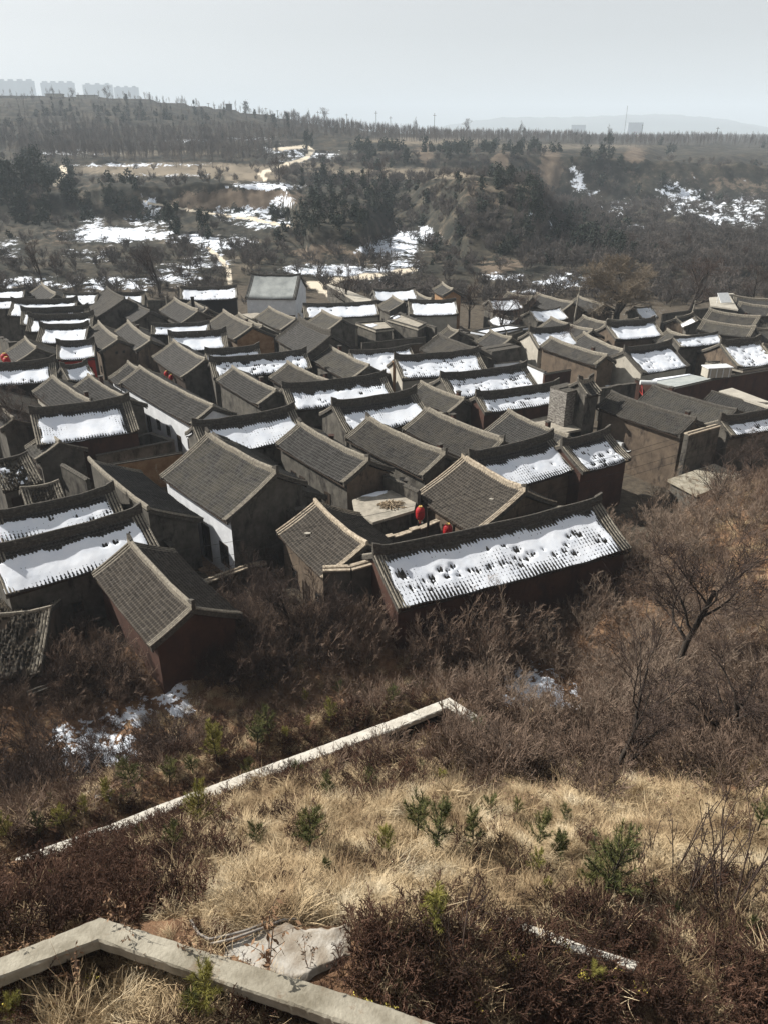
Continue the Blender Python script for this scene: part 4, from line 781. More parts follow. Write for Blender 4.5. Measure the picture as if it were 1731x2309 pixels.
# firewood on the flat roof
o = empty('firewood_pile', tuple(at_z(*P('S2',885,662), 3.6)), 0, 'loose heap of firewood sticks on the flat concrete roof', 'firewood')
ang = [(R.uniform(0, pi), R.uniform(-.75, .75), R.uniform(-.5, .5), R.uniform(.3, .6)) for _ in range(70)]
for i, (a, x, y, l) in enumerate(ang):
    z = .05+.33*max(0, 1-(abs(x)/.8)**1.3-(abs(y)/.6))*R.random(); m = MB(); dz = R.uniform(-.04, .04)
    m.tube([(x-cos(a)*l, y-sin(a)*l, z), (x+cos(a)*l, y+sin(a)*l, z+max(dz, -.02))], .035, 5); m.obj('stick', MT['paleW'], o)
def snow_lump(pts, z, label, h=.08):
    q = [at_z(*p, z)[:2] for p in pts]; c = sum(q)/len(q); V = []; n = 40
    ang_ = np.linspace(0, 2*pi, n, endpoint=False); Q = np.array([p-c for p in q]); Q = np.vstack([Q, Q[:1]]); t = np.linspace(0, len(q), n, endpoint=False)
    E_ = np.array([np.interp(t, range(len(q)+1), Q[:, i]) for i in (0, 1)]).T*(1+.08*np.sin(ang_*5)[:, None])
    for f, zz in ((1, .004), (.93, h*.8), (.6, h), (.0, h*1.1)): V += [(e[0]*f, e[1]*f, zz) for e in E_]
    F = [(r*n+j, r*n+(j+1) % n, (r+1)*n+(j+1) % n, (r+1)*n+j) for r in range(3) for j in range(n)]
    o = link('snow_patch', npmesh('snow_patch', np.array(V), np.array(F), smooth=True), MT['snow'], None, (c[0], c[1], z)); tag(o, label, 'snow patch')
snow_lump([P('S2',700,608), P('S2',790,580), P('S2',862,570), P('S2',865,582), P('S2',800,605)], 3.6, 'thin strip of snow along the back edge of the firewood roof', .06)
snow_lump([P('R4',715,370), P('R4',780,360), P('R4',810,370), P('R4',760,385)], 4.4, 'snow left on the boxy flat topped house', .08)
snow_lump([P('R5',925,708), P('R5',1165,674), P('R5',1175,680), P('R5',950,718)], 3.81, 'band of snow along the back of the sheet metal roof', .08)
snow_lump([P('R5',600,728), P('R5',690,718), P('R5',740,730), P('R5',650,742)], .05, 'snow lying in the yard behind the gate tower', .1)
snow_lump([P('S1',840,270), P('S1',950,250), P('S1',940,268), P('S1',870,288)], .3, 'snow inside the small folded brick yard', .12)
snow_lump([P('R4',880,318), P('R4',930,300), P('R4',945,318), P('R4',910,330)], 4.62, 'snow scrap on the flat roof with tiled rim', .08)
q = [at_z(*P('S1', a, b), .06) for a, b in ((1245,925),(1300,905),(1480,1060),(1600,1030),(1560,1085),(1290,1110),(1225,1050))]
m = MB(); m.prism([(p[0], p[1]) for p in q][::-1], .0, .08); o = m.obj('courtyard_paving', MT['paving']); tag(o, 'sunlit brick paving in the yard of the white house', None, None, 'structure')
# solar water heaters
def heater(p, s, label, rz):
    o = empty('water_heater', tuple(p), rz, label, 'water heater'); m = MB(); m.tube([(-.9*s, 0, 1.2*s), (.9*s, 0, 1.2*s)], .26*s, 14); m.obj('tank', MT['metal'], o)
    m = MB()
    for x in (-.7, .7): m.tube([(x*s, 0, 1.1*s), (x*s, -1.3*s, 0)], .05*s, 5); m.tube([(x*s, 0, 1.1*s), (x*s, .2*s, 0)], .05*s, 5); m.tube([(x*s, -1.3*s, .05), (x*s, .2*s, .05)], .04*s, 5)
    m.obj('frame', MT['crimson'], o)
heater(at_z(*P('R5',900,790), 4.8), .95, 'white solar water heater on a red frame at the end of the long bare roof', radians(-5))
o = empty('solar_panel', tuple(at_z(*P('R5',1378,232), 6.5)), radians(10), 'tilted solar panel on the flat roof at upper right', 'solar panel')
m = MB(); m.add([(-.9,-.7,.2),(.9,-.7,.2),(.9,.7,1.4),(-.9,.7,1.4),(-.9,-.74,.28),(.9,-.74,.28),(.9,.66,1.48),(-.9,.66,1.48)], [(0,3,2,1),(4,5,6,7),(0,1,5,4),(1,2,6,5),(2,3,7,6),(3,0,4,7)]); m.obj('panel', MT['metal'], o)
m = MB(); m.box(-.8,-.72,.5,.58,0,1.3); m.box(.72,.8,.5,.58,0,1.3); m.obj('leg', MT['metal'], o)
p = at_z(*P('R5',1328,690), 4.3); o = empty('water_tank', tuple(p), radians(10), 'white boxy water tank on the long red brown wall', 'water tank'); m = MB()
m.box(-1.5,1.5,-.7,.7,.1,1.2); m.obj('body', MT['pale'], o); m = MB(); m.box(-1.6,1.6,-.8,.8,1.202,1.3); m.obj('lid', MT['metal'], o)
for x in (-1.2,-.4,.4,1.2): m = MB(); m.box(x-.05,x+.05,-.76,-.704,.1,1.2); m.obj('rib', MT['metal'], o)
# utility poles and cables
def pole(px, py, Y, lean, label, zb=0, r=.13):
    p = at_y(px, py, Y); o = empty('utility_pole', (p[0]-lean, p[1], zb), 0, label, 'pole'); h = p[2]-zb
    m = MB(); m.tube([(0,0,0), (lean,0,h)], [r*1.2, r*.8], 8); m.obj('shaft', MT['conc'], o)
    m = MB(); m.box(lean*.93-.6, lean*.93+.6, -.05, .05, h*.93, h*.93+.09); m.obj('crossarm', MT['wood'], o)
pole(*P('R5',486,132), 125, .6, 'leaning concrete utility pole behind the small snow roofs at right')
pole(*P('R5',1205,215), 128, .5, 'short pale utility pole under the bare tree at right')
pole(*P('R3',1034,190), 128, .0, 'thin utility pole in the back row left of the black fronted hall')
CAB = [[(-80,1362,44),(200,1318,43.5),(560,1240,46),(900,1165,49),(1250,1085,52),(1560,985,56),(1800,905,60)],
       [(-80,1378,44.2),(200,1338,43.6),(560,1268,46),(900,1190,49),(1250,1110,52),(1560,1012,56),(1800,935,60)],
       [(-80,1300,44.4),(200,1270,43.8),(560,1212,46),(900,1150,49),(1250,1070,52),(1560,970,56),(1800,893,60)],
       [(-80,1425,44),(200,1382,43.4),(420,1330,44.5),(640,1275,47),(900,1212,49.4),(1250,1128,52.2),(1560,1034,56),(1800,955,60)]]
for i, c_ in enumerate(CAB):
    m = MB(); pts = [at_y(x, y, Y) for x, y, Y in c_]; t = np.arange(len(pts)); tt = np.linspace(0, len(pts)-1, 60); pts = np.array(pts)
    co = [np.polyval(np.polyfit(t, pts[:, k], 3), tt) for k in range(3)]
    m.tube(list(zip(*co)), .013, 4); o = m.obj('power_cable', MT['cable'])
    tag(o, ['second highest', 'third from the top', 'uppermost', 'lowest'][i]+' of the four black power cables crossing the near roofs', 'cable', 'power cables over the near houses')

# ------------------------------------------------------------------ retaining walls in the foreground
def ledge(outer, inner, zt, depth, label, mat='ledge', name='retaining_wall', back=.5):
    a = [at_z(*p, zt) for p in outer]; b = [at_z(*p, zt) for p in inner]; o = empty(name, (a[0][0], a[0][1], zt), 0, label, 'wall'); c = a[0]
    for i in range(len(a)-1):
        n = 1+int(np.hypot(*(a[i+1]-a[i])[:2])/2.4)
        for k in range(n):
            f0, f1 = k/n, (k+1)/n-(.004 if k < n-1 else 0)
            A0, A1 = a[i]+(a[i+1]-a[i])*f0-c, a[i]+(a[i+1]-a[i])*f1-c; B0, B1 = b[i]+(b[i+1]-b[i])*f0-c, b[i]+(b[i+1]-b[i])*f1-c
            bm = []; N_ = 14; V = []
            dz = R.uniform(-.012, .012)
            for j in range(N_+1):
                t = j/N_; P0, P1 = A0+(A1-A0)*t, B0+(B1-B0)*t; w = P1-P0
                e0, e1 = R.gauss(0, .012), R.gauss(0, .012)
                V += [(*(P0+w*e0)[:2], -.2), (*(P0+w*e0)[:2], dz-.03), (*(P0+w*(.06+e0))[:2], dz), (*(P1-w*(.06+e1))[:2], dz), (*(P1+w*e1)[:2], dz-.03), (*(P1+w*e1)[:2], -.2)]
            F = gridF(N_+1, 6)
            F = [tuple(f) for f in F]+[tuple(range(6)), tuple(N_*6+q for q in reversed(range(6)))]
            me = bpy.data.meshes.new('wall_section'); me.from_pydata(V, [], F); me.update(); link('wall_section', me, MT[mat], o)
        q0, q1, q2, q3 = a[i]-c, a[i+1]-c, b[i+1]-c, b[i]-c; q2, q3 = q1+(q2-q1)*back, q0+(q3-q0)*back
        m = MB(); m.prism([tuple(q3[:2]), tuple(q2[:2]), tuple(q1[:2]), tuple(q0[:2])], -depth, -.203); m.obj('recessed_shade_core', MT['earth'], o)  # added core, set back under the cap to make a black shade line
    return o
ledge([(-140,2222),(0,2157),(227,2066),(465,2142),(669,2204),(866,2266),(986,2309),(1150,2366)], [(-120,2266),(0,2203),(222,2119),(449,2197),(650,2262),(783,2310),(905,2352),(1050,2410)], 19.8, 1.9, 'wide concrete retaining wall bending across the bottom left corner', 'ledge')
ledge([(13,2011),(37,1933),(204,1872),(251,1857),(373,1808),(637,1712),(866,1628),(1013,1572)], [(36,2024),(60,1954),(218,1895),(266,1880),(390,1830),(652,1733),(876,1649),(1021,1590)], 9.5, 1.5, 'narrow concrete retaining wall crossing the slope from left to the centre', 'concd')
ledge([(1016,1575),(1075,1612),(1127,1657),(1158,1679),(1242,1712),(1310,1733)], [(1010,1588),(1058,1624),(1108,1669),(1141,1694),(1230,1728),(1300,1750)], 9.95, 1.6, 'half buried wall running down right from the slope corner', 'concd')
ledge([(1172,2079),(1240,2100),(1310,2128),(1440,2168)], [(1166,2094),(1232,2117),(1300,2146),(1428,2186)], 17.7, 1.4, 'broken pale wall fragment in the grass at lower right', 'concd')
0 and ledge([(660,2225),(735,2170),(760,2140)], [(690,2236),(752,2185),(775,2155)], 19.4, .7, 'short wall stub branching from the wide concrete wall', 'concd')
# spilled concrete apron
def apron():
    x0, y0, x1, y1 = 430, 2085, 800, 2240; n = 60; V = []; u, v = np.meshgrid(np.linspace(0, 1, n), np.linspace(0, 1, n))
    top = [(480,2150),(560,2100),(640,2075),(700,2090),(788,2080)]; bot = [(480,2160),(560,2180),(640,2215),(700,2205),(780,2150)]
    px = 475+u*315; ty = np.interp(px, [p[0] for p in top], [p[1] for p in top]); by = np.interp(px, [p[0] for p in bot], [p[1] for p in bot])
    ty = ty+2.5*np.sin(u*31)+1.5*np.sin(u*77); by = by+4*np.sin(u*23); py = ty+(by-ty)*v
    edge = np.minimum(np.minimum(v, 1-v), np.minimum(u, 1-u))
    for a, b, e in zip(px.ravel(), py.ravel(), edge.ravel()):
        h = at_z(a, b, 19.2); V.append((h[0], h[1], 19.13+.07*min(1, e*9)+.006*sin(a*.11)*sin(b*.13)+.004*sin(a*.5+b*.3)))
    o = link('concrete_apron', npmesh('concrete_apron', np.array(V), gridF(n, n), smooth=True), MT['apron']); tag(o, 'rough spill of pale concrete behind the wide retaining wall', 'concrete')
apron()
def hose(pts, label, r=.022):
    m = MB(); q = []
    P_ = np.array([hit(*p, 4, 30, 200) for p in pts]); t = np.arange(len(P_)); tt = np.linspace(0, len(P_)-1, len(P_)*6)
    for k in tt: q.append((np.interp(k, t, P_[:, 0]), np.interp(k, t, P_[:, 1]), np.interp(k, t, P_[:, 2])+.1))
    m.tube(q, r, 6); tag(m.obj('hose', MT['hose']), label, 'hose')
hose([(433,2085),(440,2105),(452,2122),(475,2130),(520,2124),(560,2110),(620,2086),(688,2074)], 'upper grey hose curling over the concrete apron')
hose([(478,2143),(520,2130),(580,2112),(640,2088),(675,2084)], 'straighter grey hose lying below the curled one on the concrete apron')
hose([(990,2028),(1040,2036),(1090,2054),(1130,2076),(1160,2092)], 'upper of two pale pipes in the grass at lower right', .03)
hose([(985,2050),(1050,2060),(1110,2074),(1160,2092)], 'lower of two pale pipes in the grass at lower right', .03)
for i, (zx, zy, zz, nm_) in enumerate([('S2',370,845,'sunlit brown roof with the broken ridge'),('S2',1515,630,'sunlit brown roof behind the front snow roof'),('S2',550,960,'lower part of the broken ridge roof')]):
    p = at_z(*P(zx, zy, zz), 5.0); m = MB(); pts = [(.22*cos(a)*R.uniform(.8, 1.2), .14*sin(a)) for a in np.linspace(0, 2*pi, 7, endpoint=False)]; m.prism(pts, 0, .12); o = m.obj('loose_stone', MT['pale'], None, (p[0], p[1], 5.02)); tag(o, 'pale loose stone lying on the '+nm_, 'stone')
CHIM = [('c47',.3,.5),('c48',-.2,.3),('c33',.1,.2),('c35',.3,.1),('c37',-.3,.2),('c23',.2,.6),('c13',-.2,.2),('c29',.1,.3),('r63b',.2,.4),('o',-.3,.3),('n',.35,.4),('c18',.2,.3),('c19',-.3,.3),('c43',.3,.2),('c49',.1,.2),('k',.2,.3)]
for i, (key, fx, fy) in enumerate(CHIM):
    H_ = HS[key]; y = fy*H_['w']; z = float(H_['rf'].z(np.array(fx*H_['L']), fy, 1))-.3; o = empty('roof_chimney', to_world(H_, fx*H_['L'], y, z), H_['rz'], 'small square brick chimney behind a bare roof ridge', 'chimney', 'small roof chimneys')
    m = MB(); m.box(-.18, .18, -.18, .18, 0, 1.15); m.obj('stack', MT['red'], o); m = MB(); m.box(-.23, .23, -.23, .23, 1.152, 1.24); m.obj('cap', MT['ridge'], o)
#PART4

# ------------------------------------------------------------------ plants
def segs_mesh(name, segs, k=3):
    """segs: array rows (p0, p1, r0, r1) -> tubes"""
    s = np.array(segs, dtype=float); p0, p1, r0, r1 = s[:, :3], s[:, 3:6], s[:, 6], s[:, 7]
    d = p1-p0; d /= np.linalg.norm(d, axis=1, keepdims=True)+1e-9; up = np.where(np.abs(d[:, 2:3]) > .9, [[1., 0, 0]], [[0, 0, 1.]])
    a = np.cross(d, up); a /= np.linalg.norm(a, axis=1, keepdims=True)+1e-9; b = np.cross(d, a); V = []
    for p, r in ((p0, r0), (p1, r1)):
        for j in range(k): V.append(p+(a*cos(2*pi*j/k)+b*sin(2*pi*j/k))*r[:, None])
    V = np.stack(V, 1).reshape(-1, 3); n = len(s); base = np.arange(n)[:, None]*2*k
    F = np.concatenate([base+np.array([[j, (j+1) % k, (j+1) % k+k, j+k]]) for j in range(k)])
    return npmesh(name, V, F)
def rv(r, s=1): return np.array([r.gauss(0, s), r.gauss(0, s), r.gauss(0, s)])
def unit(v): return v/(np.linalg.norm(v)+1e-9)
def grow(r, out, p, d, L, rad, lvl, maxl, up=.1, wig=.22, nch=4, spread=.8, shrink=.62, nseg=4, start=.3, rmin=.006):
    d = unit(d); seg = L/nseg; r0 = rad; nodes_ = []
    for i in range(nseg):
        d = unit(d+rv(r, wig*(.4 if lvl == 0 else 1)/sqrt(nseg)*1.2)+np.array([0, 0, up/nseg])); q = p+d*seg; r1 = max(rmin, rad*(1-.55*(i+1)/nseg))
        out.append((lvl, *p, *q, r0, r1)); nodes_.append((p, q, d, r1)); p, r0 = q, r1
    if lvl < maxl:
        for c in range(nch):
            t = start+(1-start)*(c+r.random()*.8)/nch; i = min(nseg-1, int(t*nseg)); a, b, dd, rr = nodes_[i]; f = t*nseg-i; pos = a+(b-a)*min(1, f)
            nd = unit(dd+unit(np.cross(dd, rv(r)))*spread*r.uniform(.7, 1.2)); grow(r, out, pos, nd, L*shrink*r.uniform(.75, 1.15)*(1.1-.35*t), max(rmin, rr*.62), lvl+1, maxl, up, wig, nch, spread, shrink, max(2, nseg-1), .2, rmin)
def make_tree(seed, h=10, stems=1, maxl=4, nch=5, spread=.8, up=.25, trunk=.3, first=None, rmin=.012, split=2, lean=(0, 0), wig=.22, cone=.9):
    r = random.Random(seed); out = []
    if stems == 1:
        d = np.array([lean[0], lean[1], 1.]); grow(r, out, np.zeros(3), d, h*.62, trunk, 0, maxl, up, wig, nch, spread, .66, 6, first or .35, rmin)
    else:
        for s in range(stems):
            a = 2*pi*s/stems+r.uniform(-.5, .5); c = r.uniform(.15, cone); d = np.array([cos(a)*c, sin(a)*c, 1.])
            grow(r, out, np.array([cos(a)*.1, sin(a)*.1, -.15]), d, h*r.uniform(.55, .9), trunk*r.uniform(.6, 1), 0, maxl, up, wig, nch, spread, .55, 4, first or .25, rmin)
    A_ = [o[1:] for o in out if o[0] < split]; B_ = [o[1:] for o in out if o[0] >= split]
    sc = h/max(o[6] for o in out)
    A_ = np.array(A_); B_ = np.array(B_) if B_ else np.zeros((0, 8))
    A_[:, :6] *= sc; B_[:, :6] *= sc
    return A_, B_
def tree_pair(name, seed, **k):
    A_, B_ = make_tree(seed, **k); return segs_mesh(name+'_trunk', A_, 5), segs_mesh(name+'_crown', B_, 3)
def place_tree(pair, mats, name, loc, s, rz, label, cat='tree', group=None):
    o = empty(name, tuple(loc), rz, label, cat, group); o.scale = (s, s, s)
    for me, nm, mt in ((pair[0], 'trunk', mats[0]), (pair[1], 'crown', mats[1])):
        link(nm, me, MT[mt], o)
    return o
vase = tree_pair('vase', 3, h=10, maxl=4, nch=5, spread=.62, up=.35, trunk=.22, rmin=.011, first=.3)
oak = tree_pair('oak', 8, h=10, maxl=4, nch=6, spread=.95, up=.15, trunk=.26, rmin=.011, first=.25)
willow = tree_pair('willow', 21, h=10, maxl=5, nch=6, spread=.8, up=.3, trunk=.32, rmin=.011, first=.18)
thin = tree_pair('thin', 5, h=10, maxl=3, nch=6, spread=.6, up=.3, trunk=.12, rmin=.016, first=.3)
def back_tree(px, topy, Y, pair, label, mats=('bark', 'twigd'), zb=None, wide=1, name='bare_tree'):
    p = at_y(px, topy, Y); zb = g1(p[0], p[1]) if zb is None else zb; h = p[2]-zb
    o = place_tree(pair, mats, name, (p[0], p[1], zb-.1), h/10, R.uniform(0, 6), label); o.scale = (h/10*wide, h/10*wide, h/10); return o
back_tree(72, 515, 170, vase, 'tall bare tree at far left behind the village, dark forked trunk')
back_tree(118, 560, 172, thin, 'slim bare tree just right of the dark forked one at far left')
back_tree(345, 528, 160, vase, 'tallest bare tree behind the back row left of centre', wide=1.3)
back_tree(300, 596, 162, thin, 'small leaning bare tree left of the tallest back row tree')
back_tree(415, 600, 166, oak, 'small crooked bare tree right of the tallest back row tree', wide=.9)
back_tree(785, 598, 146, oak, 'wide spreading bare tree right of the modern white house', wide=1.15)
back_tree(1062, 608, 132, vase, 'upright bare tree beside the clean white snow roof', wide=1)
back_tree(1128, 655, 118, oak, 'low bare tree with arched branches right of the clean white snow roof', wide=1.15)
back_tree(1185, 640, 120, thin, 'sapling with fine twigs above the small shed roof right of centre', ('twig', 'twig'), wide=1.4)
back_tree(1405, 572, 128, willow, 'great brownish willow spreading over the roofs at right', ('bark', 'twigy'), wide=1.6, name='willow_tree')
back_tree(1575, 568, 142, oak, 'bare tree with forked trunk right of the great willow', ('bark', 'twigy'), wide=1.6)
back_tree(1522, 620, 150, thin, 'thin bare tree between the great willow and the forked tree')
back_tree(1715, 590, 150, oak, 'bare tree cut by the right edge behind the last houses', wide=.9)
back_tree(582, 660, 142, oak, 'small weeping tree in front of the modern white house', ('bark', 'twigd'), wide=1.1)
back_tree(626, 345, 300, oak, 'round bare tree on the upper field near the bright track', wide=.9)
back_tree(832, 360, 330, oak, 'left of two bare trees standing on the middle terrace', wide=.9)
back_tree(866, 352, 330, oak, 'right of two bare trees standing on the middle terrace', wide=.9)
back_tree(963, 372, 320, thin, 'tiny bare tree on the middle terrace right of the pair')
for i, (px, ty, Y) in enumerate([(1215,585,188),(1090,575,190),(1240,600,182),(1460,560,195),(1500,540,200),(1620,560,185),(1690,540,190),(1300,560,200),(1030,560,196),(1000,590,188),(1345,590,180),(1660,600,170),(1560,520,215),(1420,520,220),(760,600,185),(480,600,178)]):
    o = back_tree(px, ty, Y, [vase, oak, thin][i % 3], 'grey leafless tree in the thicket beyond the village', ('twigf', 'twigf'), wide=1.2); o['group'] = 'leafless trees beyond the village'
back_tree(372, 868, 84, thin, 'brown bare sapling in the yard beside the long white walled house', ('twigb', 'twigb'), wide=1.5)
back_tree(408, 905, 78, oak, 'low tangled bare bush tree by the grey folded brick wall', ('twigb', 'twigb'), wide=1.3)
back_tree(30, 870, 72, oak, 'bare twiggy tree over the old roof at the left edge', ('twigb', 'twigb'), wide=1.3)
back_tree(1262, 730, 104, oak, 'small bare courtyard tree in front of the long dark roof at right', ('bark', 'twig'), wide=1.2)
# crest trees
for px, ty, Y in [(118,190,900),(163,196,900),(237,191,880),(340,212,880),(317,215,880),(694,243,860),(733,240,850),(940,262,850),(1055,265,850),(1172,270,780),(1370,278,780),(1530,292,780),(1590,300,760),(1694,294,770)]:
    o = back_tree(px, ty, Y, [vase, oak][int(px) % 2], 'bare tree silhouetted on the plateau crest', ('twigf', 'twigf'), wide=.9); o['group'] = 'bare trees along the crest'
# near trees
bigdark = tree_pair('bigdark', 14, h=10, maxl=4, nch=6, spread=.8, up=.22, trunk=.2, rmin=.012, first=.45, lean=(.22, .1), wig=.4)
def near_tree(px, py, ty, pair, mats, label, wide=1, rz=0, name='bare_tree'):
    b = hit(px, py); p = at_y(px, ty, b[1]+1.0); h = p[2]-b[2]; o = place_tree(pair, mats, name, tuple(b-np.array([0,0,.2])), h/10, rz, label); o.scale = (h/10*wide, h/10*wide, h/10); return o
near_tree(1500, 1560, 1165, bigdark, ('bark', 'twigd'), 'large dark bare tree leaning right above the brown slope', 1.15, 0)
near_tree(1604, 1158, 1010, thin, ('bark', 'twig'), 'slender forked sapling below the pale flat concrete roof', 1.5, 2)
near_tree(1690, 1090, 965, oak, ('twig', 'twig'), 'pale bushy tree at the right edge below the snow roof', 1.4, 1)
near_tree(1420, 1700, 1380, thin, ('twig', 'twig'), 'pale stemmed leaning sapling in the thicket at right', 1.3, 4)
near_tree(1655, 1700, 1420, oak, ('twigb', 'twigb'), 'brown many branched tree near the right edge', 1.3, 2)
near_tree(1385, 1760, 1450, vase, ('twigb', 'twigb'), 'straight brown sapling at the foot of the right slope', 1.3, 5)
near_tree(740, 1440, 1270, vase, ('bark', 'twigd'), 'dark thin tree against the grey gable of the front house', 1.3, 5)
near_tree(655, 1430, 1240, vase, ('bark', 'twigd'), 'dark thin tree left of the front house gable', 1.4, 3)
near_tree(250, 1330, 1185, thin, ('twig', 'twig'), 'pale sapling in front of the front snow roof at left', 1.6, 3)

# shared plant meshes
def bush_mesh(name, seed, h=1.6, stems=9, maxl=2, nch=5, trunk=.022, rmin=.006, cone=.8, spread=.6, up=.25):
    A_, B_ = make_tree(seed, h=h, stems=stems, maxl=maxl, nch=nch, spread=spread, up=up, trunk=trunk, rmin=rmin, split=99, cone=cone); return segs_mesh(name, A_, 3)
shrubs = [bush_mesh('shrub', 40+i, h=[2.6, 3.2, 2.2, 3.8][i], stems=[9, 8, 11, 7][i], maxl=3, nch=4, trunk=.028, rmin=.007, cone=[.8, .6, 1.0, .45][i]) for i in range(4)]
ground_shrubs = [bush_mesh('low_shrub', 60+i, h=1.3, stems=10, maxl=2, nch=5, trunk=.014, rmin=.006, cone=1.2) for i in range(3)]
def weed_mesh(seed, h=.6):
    r = random.Random(seed); out = []
    for s in range(14):
        a = r.uniform(0, 2*pi); c = r.uniform(.2, 1.1); grow(r, out, np.array([cos(a)*.08, sin(a)*.08, -.05]), np.array([cos(a)*c, sin(a)*c, 1.]), h*r.uniform(.5, .8), .008, 0, 2, .1, .4, 5, .8, .45, 3, .3, .004)
    return segs_mesh('weed', [o[1:] for o in out], 3)
weeds = [weed_mesh(80+i) for i in range(3)]
def tuft_mesh(seed, n=70, L=.55, flat=.8, w=.007, sweep=1.2):
    r = random.Random(seed); V, F = [], []
    sw = r.uniform(0, 2*pi)
    for i in range(n):
        a = sw+r.gauss(0, sweep); x, y = r.gauss(0, .13), r.gauss(0, .13); l = L*r.uniform(.5, 1.15); el = r.uniform(.5, 1.4); p = np.array([x, y, -.03]); ww = w*r.uniform(.7, 1.4)
        px_, py_ = -sin(a)*ww, cos(a)*ww; n0 = len(V); sg = 4
        for k in range(sg+1):
            t = k/sg; q = ww*(1-t*.85); V += [(p[0]-sin(a)*q, p[1]+cos(a)*q, p[2]), (p[0]+sin(a)*q, p[1]-cos(a)*q, p[2]+q*.5)]
            e = el*(1-t*flat*1.5)+r.gauss(0, .1); p = p+np.array([cos(a)*cos(e), sin(a)*cos(e), max(sin(e), -.5)])*l/sg; p[2] = max(p[2], .0)
        for k in range(sg): F.append((n0+2*k, n0+2*k+1, n0+2*k+3, n0+2*k+2))
    return npmesh('grass_tuft', np.array(V), np.array(F))
tufts = [tuft_mesh(100+i, 70, [.5, .62, .42, .7][i], [1.0, .9, 1.1, .75][i], sweep=[1.2, .7, 2.5, .9][i]) for i in range(4)]
def leafl_mesh(seed, n=60, rad=.6, s=.03):
    r = random.Random(seed); V, F = [], []
    for i in range(n):
        c = np.array([r.gauss(0, rad*.5), r.gauss(0, rad*.5), r.uniform(.01, .05)]); a = unit(rv(r)*np.array([1, 1, .4])); b = unit(np.cross(a, rv(r)+np.array([0, 0, 2.]))); q = s*r.uniform(.6, 1.4); n0 = len(V)
        V += [c-a*q, c+b*q*.5, c+a*q, c-b*q*.5]; F.append((n0, n0+1, n0+2, n0+3))
    return npmesh('litter_leaves', np.array(V), np.array(F))
litter = [leafl_mesh(130+i) for i in range(2)]
def cloud_mesh(name, seed, w, h, n, s, shape='round', base=.0):
    """many leaf sized faces spread through the volume of a crown in clumps"""
    r = random.Random(seed); V, F = [], []; cl = []
    for i in range(16):
        z = r.random(); rad = {'round': sqrt(max(0, 1-(2*z-1)**2)), 'column': (1-z)**.45*(.55+.45*min(1, z*5)), 'cone': (1-z)**.8}[shape]; a = r.uniform(0, 2*pi); rr = rad*r.uniform(.2, .9)
        cl.append((cos(a)*rr*w/2, sin(a)*rr*w/2, base+z*h, w*.2*r.uniform(.6, 1.3)*(rad*.6+.4)))
    for i in range(n):
        c = r.choice(cl); p = np.array([c[0]+r.gauss(0, c[3]*.7), c[1]+r.gauss(0, c[3]*.7), max(base, c[2]+r.gauss(0, c[3]*1.1))]); a = unit(rv(r)+np.array([0, 0, .8])); b = unit(np.cross(a, rv(r))); q = s*r.uniform(.6, 1.5); n0 = len(V)
        V += [p-a*q, p+b*q*.5, p+a*q, p-b*q*.5]; F.append((n0, n0+1, n0+2, n0+3))
    return npmesh(name, np.array(V), np.array(F))
def trunk_mesh(h, r): m = MB(); m.tube([(0,0,-.5), (.02*h,0,h*.5), (0,0,h)], [r, r*.7, r*.2], 5); return m.mesh('trunk')
cyp = [(trunk_mesh(6.5, .16), cloud_mesh('crown', 200+i, [2.2, 3.4, 4.6][i], [7, 6.5, 6][i], 700, .26, ['column', 'column', 'round'][i], [.3, .4, .8][i])) for i in range(3)]
def needle_burst(r, V, F, p, d, L=.11, n=9, w=.0045):
    for i in range(n):
        q = unit(d+rv(r, .55)); s = unit(np.cross(q, rv(r)))*w; n0 = len(V); e = p+q*L*r.uniform(.7, 1.2); V += [p-s, p+s, e+s*.4, e-s*.4]; F.append((n0, n0+1, n0+2, n0+3))
def pine_mesh(seed, h=1.3, lush=1):
    r = random.Random(seed); st, V, F = [], [], []
    p = np.zeros(3); d = np.array([r.gauss(0, .06), r.gauss(0, .06), 1.])
    n = 6; hs = [0]+[h*(.22+.78*i/n) for i in range(1, n+1)]
    pts = [np.array([d[0]*z, d[1]*z, z]) for z in hs]; pts[0] = np.array([0, 0, -.1])
    for i in range(n): st.append((*pts[i], *pts[i+1], .022*(1-i/n)+.006, .022*(1-(i+1)/n)+.006))
    for i in range(1, n+1):
        z = hs[i]; L = h*.42*(1-.62*(i-1)/n)*lush
        if r.random() < .1 and i < n: continue
        for b in range(5 if i < n else 3):
            a = r.uniform(0, 2*pi); dd = unit(np.array([cos(a), sin(a), .55+.4*i/n])); q = pts[i].copy(); l = L*r.uniform(.6, 1.1); ns = 5
            for k in range(ns):
                dd = unit(dd+rv(r, .1)+np.array([0, 0, .12])); e = q+dd*l/ns; st.append((*q, *e, .008, .006)); q = e
                needle_burst(r, V, F, q, dd, .12, 12 if k < ns-1 else 20)
        needle_burst(r, V, F, pts[i], np.array([0, 0, 1.]), .13, 14)
    return segs_mesh('stem', st, 4), npmesh('needles', np.array(V), np.array(F))
pines = [pine_mesh(300+i, 1.3, [1, 1.15, .8, 1.3][i]) for i in range(4)]
